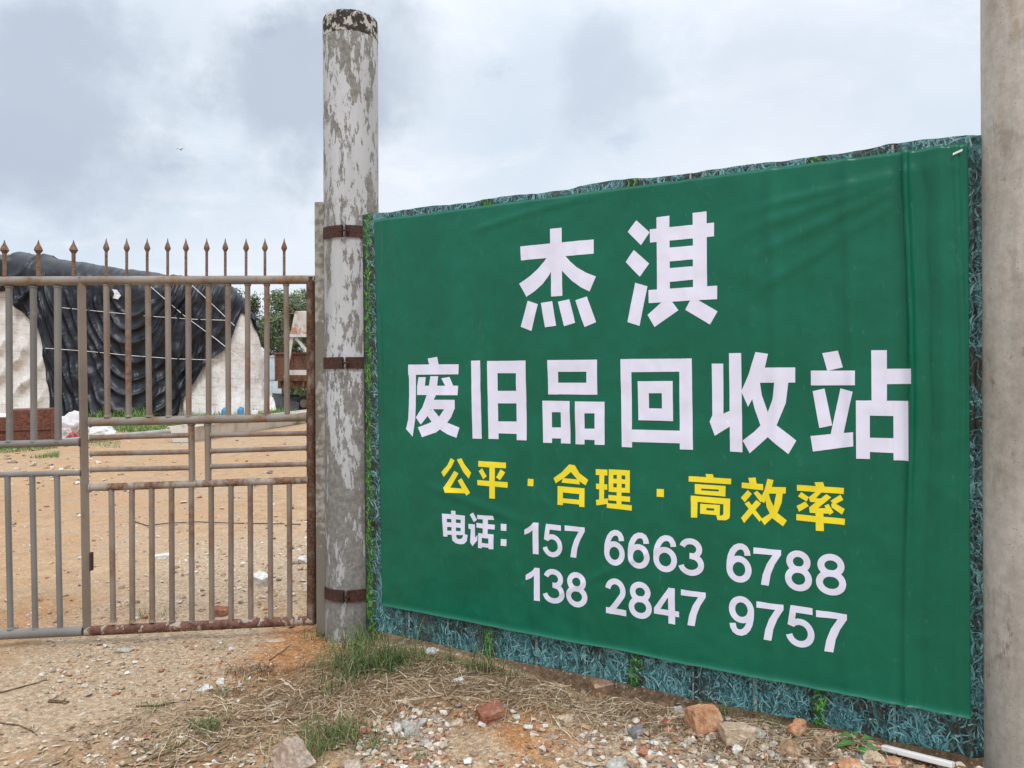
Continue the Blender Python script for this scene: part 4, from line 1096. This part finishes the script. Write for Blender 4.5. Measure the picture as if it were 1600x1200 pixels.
# ================================================================== foreground: stones, rubble, straw, grass
def hull_rock(rnd, r, mats, name, loc, box=False, sub=1, bev=.06, rot=None, rough=.16):
    bm = bmesh.new()
    if box:
        for a in (-1, 1):
            for b in (-1, 1):
                for c in (-1, 1):
                    q = Vector((a*r[0], b*r[1], c*r[2]))*rnd.uniform(.86, 1.0)
                    if rnd.random() < .35:
                        for ax_ in range(3):
                            w = q.copy(); w[ax_] *= .55; bm.verts.new(w)
                    else: bm.verts.new(q)
    else:
        for _ in range(16):
            d = Vector((rnd.gauss(0, 1), rnd.gauss(0, 1), rnd.gauss(0, 1))).normalized()*rnd.uniform(.85, 1.1); bm.verts.new((d.x*r[0], d.y*r[1], d.z*r[2]))
    h = bmesh.ops.convex_hull(bm, input=bm.verts[:])
    bmesh.ops.delete(bm, geom=list({x for x in h['geom_interior']+h['geom_unused'] if isinstance(x, bmesh.types.BMVert)}), context='VERTS')
    bmesh.ops.bevel(bm, geom=bm.edges[:], offset=min(r)*bev, segments=1, affect='EDGES', clamp_overlap=True)
    bmesh.ops.triangulate(bm, faces=bm.faces[:])
    for _ in range(2): bmesh.ops.subdivide_edges(bm, edges=[e for e in bm.edges if e.calc_length() > min(r)*.16], cuts=1, use_grid_fill=True); bmesh.ops.triangulate(bm, faces=[q for q in bm.faces if len(q.verts) > 3])
    sd_ = rnd.uniform(0, 50); mr = min(r)
    bm.normal_update()
    for q in bm.verts:
        q.co += q.normal*mr*rough*(fbm(q.co.x*1.6/mr+sd_, q.co.y*1.6/mr, q.co.z*1.6/mr, 4))
    e = rot or (rnd.uniform(-.25, .25), rnd.uniform(-.25, .25), rnd.uniform(0, 6.28))
    from mathutils import Euler
    bmesh.ops.rotate(bm, verts=bm.verts[:], matrix=Euler(e).to_matrix())
    for q in bm.faces: q.smooth = True
    for ed in bm.edges:
        if len(ed.link_faces) == 2 and ed.calc_face_angle(0) > math.radians(17): ed.smooth = False
    zmin = min(q.co.z for q in bm.verts)
    me = bpy.data.meshes.new(name); bm.to_mesh(me); bm.free()
    ms = mats if isinstance(mats, list) else [mats]
    for m_ in ms: me.materials.append(m_)
    o = bpy.data.objects.new(name, me); COL.objects.link(o); o.location = Vector(loc)+Vector((0, 0, -zmin*.82)); return o
def rockmat(name, lo, hi, stain):
    m = N(name, .92, .15); a = m.noise(14, 7, .65); b = m.noise(60, 5, .7)
    c = m.mix(m.step(a, .35, .65), lo, hi); c = m.mix(m.math('MULTIPLY', m.step(m.noise(22, 6, .7), .54, .66), .7), c, stain)
    c = m.mix(1.0, c, m.mix(m.step(b, .3, .7), (.75, .75, .75), (1.2, 1.2, 1.2)), 'MULTIPLY'); m.col(c); m.bump(m.math('ADD', a, m.math('MULTIPLY', b, .5)), .7, .006); return m.m
RM = {'o': rockmat('rock_orange', (.40, .19, .10), (.50, .29, .17), (.52, .43, .33)), 'b': rockmat('rock_brown', (.28, .17, .10), (.40, .27, .18), (.45, .38, .30)),
      'r': rockmat('brick_red', (.22, .088, .055), (.31, .14, .09), (.38, .28, .21)), 't': rockmat('rock_tan', (.42, .31, .21), (.54, .43, .32), (.32, .20, .12)),
      'g': rockmat('rock_grey', (.33, .31, .27), (.48, .46, .41), (.26, .21, .16)), 'w': rockmat('rock_pale', (.55, .53, .49), (.68, .66, .62), (.40, .33, .26)),
      's': rockmat('rock_slate', (.14, .15, .16), (.24, .24, .25), (.34, .30, .26)), 'p': rockmat('rock_pink', (.36, .27, .21), (.48, .39, .32), (.24, .21, .16))}
ROCKS = [  # photo box, colour, block-like?, name, label
 ((1075, 1104, 1124, 1148), 'o', 1, 'brick_chunk', 'large orange brick chunk near the fence bottom right of the middle green stripe'),
 ((1227, 1119, 1265, 1157), 'o', 0, 'rock', 'orange rock perched on top of the brown stones below the last green stripe'),
 ((1214, 1149, 1268, 1184), 'b', 0, 'rock', 'brown rock that carries the perched orange rock'),
 ((1262, 1146, 1288, 1178), 'b', 0, 'rock', 'dull brown rock leaning behind the perched orange rock'),
 ((1234, 1172, 1268, 1191), 'r', 0, 'rock', 'flat reddish stone in front of the perched orange rock'),
 ((1305, 1184, 1350, 1206), 'o', 0, 'rock', 'orange stone at the picture bottom before the white plank'),
 ((1347, 1171, 1386, 1200), 't', 0, 'rock', 'tan rock against the left end of the white plank'),
 ((1380, 1178, 1411, 1202), 'o', 0, 'rock', 'small orange rock under the white plank tip'),
 ((1152, 1128, 1197, 1163), 'g', 0, 'rock', 'rough grey concrete lump beside the tan brick'),
 ((1126, 1133, 1176, 1162), 't', 1, 'brick_chunk', 'tan brick piece lying next to the grey concrete lump'),
 ((923, 1069, 957, 1096), 'b', 1, 'brick_chunk', 'brown brick half resting against the straw by the fence'),
 ((746, 1100, 789, 1123), 'r', 1, 'brick_chunk', 'red brick half buried behind the orange soil patch'),
 ((868, 1107, 899, 1128), 't', 0, 'rock', 'flat tan stone alone at the edge of the straw'),
 ((624, 1115, 656, 1157), 'g', 0, 'rock', 'upright pale grey stone, largest of the left stone group'),
 ((607, 1126, 632, 1150), 'w', 0, 'rock', 'whitish stone touching the upright grey stone on its left'),
 ((648, 1120, 671, 1139), 'g', 0, 'rock', 'grey stone behind the upright grey stone'),
 ((655, 1150, 674, 1170), 'g', 0, 'rock', 'small grey stone just below the upright grey stone'),
 ((434, 1158, 480, 1220), 'p', 1, 'rock', 'big slanted pinkish rock beside the grass at the picture bottom'),
 ((528, 1181, 569, 1206), 'p', 0, 'rock', 'pink-tan stone at the picture bottom right of the grass'),
 ((643, 1181, 677, 1196), 'r', 0, 'rock', 'flat brick-red stone among pale gravel at the bottom'),
 ((937, 1172, 993, 1200), 'g', 0, 'rock', 'wide flat grey stone at the picture bottom'),
 ((914, 1180, 929, 1198), 'w', 0, 'rock', 'white oval pebble left of the wide flat grey stone'),
 ((832, 1131, 855, 1145), 'o', 0, 'rock', 'thin orange chip beyond the orange soil patch'),
 ((798, 1111, 815, 1125), 'w', 0, 'rock', 'round white pebble beside the half buried red brick'),
 ((980, 1119, 1008, 1160), 's', 0, 'rock', 'dark slate-grey stone standing among the rubble'),
 ((992, 1118, 1010, 1141), 'r', 0, 'rock', 'red stone leaning on the slate-grey stone'),
 ((1030, 1120, 1057, 1136), 'r', 0, 'rock', 'red-brown stone left of the large orange brick chunk'),
 ((1050, 1100, 1072, 1120), 'g', 0, 'rock', 'grey stone between the straw and the large orange brick chunk'),
 ((1068, 1134, 1094, 1152), 'b', 0, 'rock', 'small brown stone under the large orange brick chunk'),
 ((1195, 1152, 1218, 1172), 'g', 0, 'rock', 'grey stone left of the brown carrying rock'),
 ((1140, 1160, 1162, 1182), 'w', 0, 'rock', 'pale stone below the tan brick piece'),
 ((1190, 1168, 1220, 1188), 'g', 0, 'rock', 'grey-brown stone in the rubble before the perched rock'),
 ((1294, 1168, 1318, 1188), 't', 0, 'rock', 'tan stone between the perched rock pile and the plank'),
 ((1330, 1176, 1352, 1194), 's', 0, 'rock', 'dark stone behind the orange stone at the picture bottom'),
 ((663, 1008, 688, 1024), 'w', 0, 'rock', 'white stone in the grass at the fence foot'),
 ((707, 1056, 728, 1070), 'w', 0, 'rock', 'pale stone lying on the straw right of the grass clump'),
 ((627, 1086, 643, 1107), 't', 0, 'rock', 'tan pointed stone standing in the straw'),
 ((700, 1118, 730, 1134), 't', 0, 'rock', 'pale tan flat stone left of the half buried red brick'),
 ((838, 1105, 850, 1120), 'g', 0, 'rock', 'small grey stone next to the flat tan stone'),
 ((818, 1130, 834, 1142), 'w', 0, 'rock', 'small whitish stone touching the thin orange chip'),
 ((306, 1067, 336, 1080), 'w', 0, 'rock', 'flat whitish stone at the dirt track edge below the gate'),
 ((336, 1058, 354, 1070), 'w', 0, 'rock', 'small white stone beside the dark withered clump'),
 ((333, 949, 358, 965), 'r', 1, 'brick_chunk', 'red brick just behind the lower gate pickets'),
 ((395, 898, 420, 916), 'w', 1, 'rubble_block', 'white rubble block behind the lower gate pickets'),
 ((241, 862, 266, 875), 'w', 1, 'rubble_block', 'flat white slab in the yard behind the gate'),
 ((463, 866, 484, 882), 'w', 0, 'rock', 'whitish lump in the yard beside the rusty gate stile'),
 ((178, 1006, 212, 1020), 'g', 0, 'rock', 'flat grey stone pressed in the dirt below the gate'),
 ((130, 1078, 148, 1089), 'p', 0, 'rock', 'small pinkish stone alone on the dirt track'),
 ((410, 995, 450, 1004), 't', 0, 'rock', 'flat tan stone beside the gate post end of the gate'),
 ((355, 1008, 366, 1019), 'w', 0, 'rock', 'small white stone below the right end of the gate'),
]
for q, ((ax0, ay0, ax1, ay1), c, bx, nm, lab) in enumerate(ROCKS):
    rnd = random.Random(100+q); P = at((ax0+ax1)/2, ay1-(ay1-ay0)*.22); k = P.y/F
    P.z -= (ay1-ay0)*k*(.42 if 'buried' in lab or 'flat' in lab else .14)
    w, h = (ax1-ax0)*k/2, (ay1-ay0)*k/2
    o = hull_rock(rnd, (w*1.02, w*.8, h*.95), RM[c], nm, P, bool(bx), rot=(rnd.uniform(-.25, .25), (-.75 if 'slanted' in lab else rnd.uniform(-.25, .25)), rnd.uniform(-.5, .5)))
    tag(o, lab, {'rock': 'rock', 'brick_chunk': 'brick', 'rubble_block': 'rubble block'}[nm], 'loose stones and bricks on the ground')
# fine and mid gravel: uncountable
def shapes(rnd, n):
    L = []
    for _ in range(n):
        bm = bmesh.new()
        for _ in range(11):
            d = Vector((rnd.gauss(0, 1), rnd.gauss(0, 1), rnd.gauss(0, .8))).normalized()*rnd.uniform(.8, 1.1); bm.verts.new(d)
        h = bmesh.ops.convex_hull(bm, input=bm.verts[:]); bmesh.ops.delete(bm, geom=list({x for x in h['geom_interior']+h['geom_unused'] if isinstance(x, bmesh.types.BMVert)}), context='VERTS')
        bm.verts.index_update(); L.append(([x.co.copy() for x in bm.verts], [tuple(x.index for x in q.verts) for q in bm.faces])); bm.free()
    return L
rnd = random.Random(77); SH = shapes(rnd, 24)
MGRAV = islands('gravel_mix', [(0, (.28, .21, .15)), (.20, (.40, .31, .23)), (.38, (.50, .42, .34)), (.52, (.56, .49, .41)), (.64, (.44, .27, .16)), (.78, (.36, .17, .10)), (.88, (.64, .60, .55)), (.96, (.24, .21, .19)), (1, (.5, .42, .33))], .92, .15, .004, 40, True)
gv = []; gf = []
def stone(P, r):
    sh, fc = rnd.choice(SH); a = rnd.uniform(0, 6.28); ca_, sa = math.cos(a), math.sin(a); e = (r*rnd.uniform(.8, 1.3), r*rnd.uniform(.7, 1.1), r*rnd.uniform(.45, .8)); k = len(gv)
    for q in sh:
        x, y, z = q.x*e[0], q.y*e[1], q.z*e[2]; gv.append((P.x+x*ca_-y*sa, P.y+x*sa+y*ca_, P.z+z+e[2]*.35))
    for q in fc: gf.append(tuple(i+k for i in q))
def scatter(n, box, r0, r1, dens=None, pw=2.2):
    for _ in range(n):
        u, v = rnd.uniform(box[0], box[2]), rnd.uniform(box[1], box[3])
        if dens and rnd.random() > dens(u, v): continue
        P = at(u, v); rel = P-F0
        if rel.dot(FN) < .02 and rel.dot(FD) > -.2: continue
        stone(P, r0+(r1-r0)*rnd.random()**pw)
def rub(u, v):      # rubble belt in front of the fence
    a = sstep(v, 1085+(u-700)*.045, 1125+(u-700)*.045)*sstep(u, 560, 700); o = G(u, 770, 95)*G(v, 1160, 32)
    return a*(1-.97*min(1, 1.25*o))
scatter(5200, (560, 1085, 1540, 1290), .0035, .016, rub, 2.6)
scatter(900, (560, 1090, 1540, 1230), .010, .026, rub, 1.8)
scatter(500, (560, 1125, 700, 1230), .006, .024, None, 1.8)
scatter(520, (960, 1105, 1420, 1240), .010, .032, rub, 1.8)
scatter(160, (590, 1110, 700, 1160), .008, .022, None, 1.8)
scatter(2200, (-60, 995, 640, 1290), .003, .011, lambda u, v: .35+.65*G(u, 200, 200)*G(v, 1040, 70), 3)
scatter(500, (60, 1000, 420, 1090), .006, .022, None, 3.0)
scatter(260, (120, 1150, 420, 1230), .006, .02, None, 2.4)
scatter(1500, (-60, 800, 500, 985), .008, .030, lambda u, v: .2+.8*G(u, 430, 200), 3.2)
scatter(700, (-100, 680, 500, 810), .015, .07, lambda u, v: .5, 4)
scatter(60, (0, 690, 160, 760), .03, .10, None, 2)
tag(newobj('gravel', gv, gf, MGRAV), 'pale and reddish gravel strewn over the dirt', 'gravel', None, 'stuff')
del gv, gf
# dry straw and twigs mat
MSTRAW = islands('straw', [(0, (.10, .06, .035)), (.3, (.22, .145, .085)), (.6, (.36, .26, .16)), (.85, (.50, .40, .27)), (1, (.62, .54, .42))], .9, .1)
sv = []; sf = []
def straw(P, L, w, lift=.0):
    a = rnd.uniform(0, 2*PI); b = rnd.gauss(0, .5); k = len(sv); x, y = P.x-math.cos(a)*L/2, P.y-math.sin(a)*L/2; n = 4; z0 = rnd.uniform(.003, .02)+lift; t1 = rnd.gauss(0, .12)
    for i in range(n+1):
        an = a+b*(i/n-.5); t = i/n
        z = gz(x, y)+z0+abs(t-.5)*t1*L
        px, py = -math.sin(an)*w/2, math.cos(an)*w/2; sv.append((x+px, y+py, z)); sv.append((x-px, y-py, z+w*.3))
        x += math.cos(an)*L/n; y += math.sin(an)*L/n
    for i in range(n): sf.append((k+2*i, k+2*i+1, k+2*i+3, k+2*i+2))
def sdens(u, v):
    y0 = 1026+max(0, u-590)*.2147 if u < 1000 else 1114+(u-1000)*.19
    return max(G(v, y0+4, 30)*sstep(u, 420, 560)*(1-.5*sstep(u, 1150, 1350)), .8*G(u, 500, 130)*G(v, 1095, 38), .55*G(u, 330, 130)*G(v, 1140, 40))
c_ = 0
while c_ < 4300:
    u, v = rnd.uniform(180, 1420), rnd.uniform(1000, 1200)
    if rnd.random() > sdens(u, v): continue
    P = at(u, v); rel = P-F0
    if rel.dot(FN) < .03 and rel.dot(FD) > -.3: continue
    straw(P, rnd.uniform(.04, .20), rnd.uniform(.0012, .0034)); c_ += 1
for _ in range(260): straw(at(rnd.uniform(-40, 640), rnd.uniform(1000, 1210)), rnd.uniform(.02, .09), rnd.uniform(.0012, .003))
for _ in range(160): straw(at(rnd.uniform(640, 1400), rnd.uniform(1110, 1210)), rnd.uniform(.03, .10), rnd.uniform(.001, .0022))
tag(newobj('straw_litter', sv, sf, MSTRAW), 'dry brown straw and stems matted before the fence', 'straw', None, 'stuff')
# fallen leaves and scraps
MDRY = islands('dry_leaf', [(0, (.16, .09, .05)), (.4, (.34, .23, .14)), (.75, (.46, .36, .25)), (.94, (.56, .48, .38)), (1, (.66, .62, .56))], .85, .2)
lv = []; lf = []
def leaf(P, L):
    a = rnd.uniform(0, 2*PI); k = len(lv); ca_, sa = math.cos(a), math.sin(a); cu = rnd.uniform(.05, .35); tx = rnd.gauss(0, .25)
    for (x, y, z) in ((-1, 0, cu), (-.4, .32, .1), (-.4, -.32, .12), (.35, .34, .06), (.35, -.34, .09), (1, 0, cu*.8), (0, 0, 0)):
        lv.append((P.x+(x*ca_-y*sa)*L, P.y+(x*sa+y*ca_)*L, P.z+.004+(z+abs(tx)*.3+y*tx)*L))
    lf.extend([(k, k+2, k+6, k+1), (k+1, k+6, k+3), (k+2, k+4, k+6), (k+6, k+4, k+5, k+3)])
for _ in range(330):
    u, v = rnd.gauss(420, 190), rnd.uniform(1060, 1215); leaf(at(u, v), rnd.uniform(.008, .024))
for _ in range(160): leaf(at(rnd.uniform(0, 420), rnd.uniform(1130, 1215)), rnd.uniform(.01, .028))
for _ in range(120): leaf(at(rnd.uniform(520, 1300), rnd.uniform(1050, 1200)), rnd.uniform(.006, .018))
tag(newobj('leaves', lv, lf, MDRY), 'dry fallen leaves and scraps on the dirt', 'leaf litter', None, 'stuff')
# grass
def grassmat(name, st): return islands(name, st, .6, .3)
MGR = grassmat('grass_near', [(0, (.045, .075, .024)), (.5, (.085, .14, .04)), (.8, (.13, .20, .06)), (.9, (.24, .23, .10)), (1, (.42, .35, .20))])
MGF = grassmat('grass_far', [(0, (.06, .12, .025)), (.5, (.11, .21, .045)), (1, (.19, .30, .08))])
rv = []; rf = []
def gblade(P, L, w, lean=.6):
    lean *= 1.35; L *= 1.15; w *= .8
    a = rnd.uniform(0, 2*PI); k = len(rv); d = Vector((math.cos(a), math.sin(a), 0)); sd_ = Vector((-d.y, d.x, 0)); le = rnd.uniform(.15, 1.0)*lean; p = P.copy(); n = 4
    ang = rnd.uniform(.0, .3)
    for i in range(n+1):
        ww = w*(1-(i/n)**2*.92)/2; rv.append(p+sd_*ww); rv.append(p-sd_*ww); p = p+(d*math.sin(ang)+Vector((0, 0, math.cos(ang))))*L/n; ang += le*.75
    for i in range(n): rf.append((k+2*i, k+2*i+1, k+2*i+3, k+2*i+2))
def clump(u, v, n, sp, L, w, lean=.9, minfront=.02):
    c = at(u, v)
    for _ in range(n):
        x, y = c.x+rnd.gauss(0, sp), c.y+rnd.gauss(0, sp*.8); rel = Vector((x, y, 0))-F0
        if rel.dot(FD) > -.05 and rel.dot(FN) < minfront: continue
        if math.hypot(x-PB.x, y-PB.y) < PR+.01: continue
        gblade(Vector((x, y, gz(x, y)-.005)), L*rnd.uniform(.5, 1.2), w*rnd.uniform(.6, 1.2), lean)
for u, v, n, sp, L, w in ((572, 1050, 230, .09, .20, .005), (540, 1040, 130, .08, .17, .005), (605, 1040, 170, .07, .18, .005), (560, 1015, 140, .07, .16, .005), (583, 1000, 120, .05, .22, .005), (640, 1030, 80, .06, .13, .004),
        (690, 1035, 60, .06, .12, .004), (740, 1045, 70, .05, .13, .004), (765, 1050, 60, .04, .14, .004), (800, 1060, 40, .05, .10, .004), (520, 1075, 70, .07, .10, .004), (500, 1000, 60, .06, .09, .004),
        (505, 1165, 190, .08, .12, .0045), (540, 1150, 110, .06, .11, .004), (470, 1190, 110, .06, .11, .0045), (585, 1170, 60, .04, .08, .004), (320, 1140, 110, .045, .09, .0035), (245, 1105, 60, .035, .06, .0035), (345, 1085, 70, .05, .06, .0035), (260, 1172, 70, .07, .07, .0035),
        (340, 1015, 30, .04, .05, .003), (225, 964, 60, .08, .07, .004), (275, 960, 30, .06, .06, .004), (1125, 1122, 60, .03, .11, .004), (1205, 1130, 40, .04, .09, .004), (1165, 1118, 40, .03, .10, .004), (655, 1185, 40, .02, .05, .003), (630, 1160, 30, .02, .05, .003), (860, 1112, 20, .02, .05, .003), (1010, 1090, 30, .04, .07, .0035), (400, 1062, 30, .06, .06, .0035)):
    clump(u, v, n, sp, L, w)
tag(newobj('grass', rv, rf, MGR), 'wiry green grass tufts by the post and fence', 'grass', None, 'stuff')
rv = []; rf = []
def patch(box, n, L, w, dens=None):
    for _ in range(n):
        u, v = rnd.uniform(box[0], box[2]), rnd.uniform(box[1], box[3])
        P = at(u, v)
        if mnoise.noise(Vector((P.x*.7, P.y*.35, 4))) < -.12: continue
        gblade(P, L*rnd.uniform(.5, 1.2), w*rnd.uniform(.6, 1.2), .8)
patch((-120, 698, 92, 716), 3800, .12, .012); patch((135, 658, 300, 676), 3600, .20, .022); patch((285, 646, 470, 664), 3200, .32, .03); patch((130, 690, 190, 700), 260, .10, .012)
patch((395, 636, 450, 652), 700, .4, .035); patch((140, 647, 240, 658), 700, .55, .028)
tag(newobj('weeds', rv, rf, MGF), 'bright green weeds in the yard around the heap', 'grass', None, 'stuff')
# leafy seedling under the fence edge
P = at(1342, 1172); P.z -= .01; sd0 = tag(empty('seedling', P), 'small broad-leaved green seedling under the fence by the white plank', 'plant')
mb = MB(); mlf = plain('seedling_leaf', (.07, .20, .045), .5, .4, .2, 20); st_ = MB()
for a, L, zz_ in ((2.6, .050, .055), (3.3, .055, .04), (.3, .050, .05), (-.4, .045, .03), (1.6, .04, .06), (4.6, .045, .03)):
    d = Vector((math.cos(a), math.sin(a), 0)); s_ = Vector((-d.y, d.x, 0)); c = P+Vector((0, 0, zz_))
    st_.path([P, c+d*L*.5], .0018, 5)
    q = [c+d*L*.4, c+d*L*.9+s_*L*.45+Vector((0, 0, .008)), c+d*L*1.7-Vector((0, 0, .012)), c+d*L*.9-s_*L*.45+Vector((0, 0, .008)), c+d*L+Vector((0, 0, .002))]
    L_ = MB(); L_.add(q, [(0, 4, 1), (1, 4, 2), (2, 4, 3), (3, 4, 0)]); L_.build('leaf', mlf, sd0)
st_.build('stem', mlf, sd0)
# white plank at the fence foot
a, b = at(1380, 1176), at(1490, 1204); mb = MB(); d = (b-a); up = Vector((0, 0, 1)); s_ = d.cross(up).normalized()
mb.box((a+b)/2+up*.020, d/2+up*0, s_*.035+up*.012, up*.011)
tag(mb.build('plank', plain('white_paint_board', (.74, .73, .72), .5, .4, .10, 8), None, a, bevel=.004), 'chipped white plank lying at the fence foot by the pole', 'plank')
# twigs and the like
MTW = plain('twig_bark', (.13, .085, .055), .9, .1, .35, 30)
TW = [([(-10, 1086), (35, 1074), (74, 1063)], .004, 'dark twig on the bare dirt below the gate'), ([(76, 1097), (92, 1098), (107, 1099)], .009, 'short reddish bark strip on the dirt track'),
      ([(-5, 1130), (30, 1134), (50, 1143), (58, 1150)], .004, 'bent twig at the left picture edge'), ([(185, 1199), (225, 1191), (262, 1178), (290, 1160)], .005, 'long bowed twig beside the fallen leaves'),
      ([(212, 1105), (245, 1104), (275, 1098), (305, 1093)], .005, 'dark twig between two small grass tufts'), ([(250, 1190), (300, 1191), (352, 1192)], .005, 'straight dark stick at the picture bottom'),
      ([(420, 1033), (440, 1020), (455, 1008)], .005, 'twig leaning on orange soil below the gate'), ([(350, 1126), (420, 1124), (470, 1124), (488, 1126)], .006, 'brown stick across the straw'),
      ([(610, 1098), (650, 1094), (690, 1088)], .005, 'pale stick lying on the straw before the grass'), ([(487, 1126), (488, 1104)], .003, 'short pale stem standing upright in the straw'), ([(604, 1080), (606, 1066), (602, 1063)], .003, 'thin pale stem poking up from the straw')]
MPALE = plain('twig_pale', (.50, .41, .30), .9, .1, .2, 30)
for pts, r, lab in TW:
    if 'upright' in lab or 'poking' in lab:
        p = at(*pts[0]); L = [p-Vector((0, 0, .01)), p+Vector((.004, 0, .05)), p+Vector((-.004, .01, .085))]
    else: L = [at(u, v)+Vector((0, 0, r*.7)) for u, v in pts]
    mb = MB(); mb.path(L, [r*(1-.12*i) for i in range(len(L))], 7); tag(mb.build('twig', MPALE if 'pale' in lab else MTW, None, L[0], True), lab, 'twig', 'twigs on the ground')
# withered clump below the gate
rv = []; rf = []; c = at(400, 1050)
for _ in range(150):
    x, y = c.x+rnd.gauss(0, .10), c.y+rnd.gauss(0, .05); gblade(Vector((x, y, gz(x, y))), rnd.uniform(.05, .14), rnd.uniform(.002, .006), 2.0)
rv = [Vector((q[0], q[1], c.z+.004+(q[2]-c.z)*.42)) for q in rv]
tag(newobj('withered_plant', rv, rf, islands('withered', [(0, (.03, .022, .015)), (.5, (.09, .06, .04)), (1, (.26, .19, .12))], .9, .1), None, c), 'dark withered weed clump on the dirt below the gate', 'dead plant')
# wire trailing over the yard
mb = MB(); mb.path([at(u, v)+Vector((0, 0, .012)) for u, v in ((205, 815), (230, 823), (262, 819), (310, 817), (360, 819), (420, 820), (470, 821))], .006, 6)
tag(mb.build('wire', plain('dark_wire', (.06, .055, .05), .6), None, at(205, 815), True), 'thin dark wire trailing across the yard behind the gate', 'wire')
for o in bpy.data.objects:
    if '_b' in o: del o['_b']
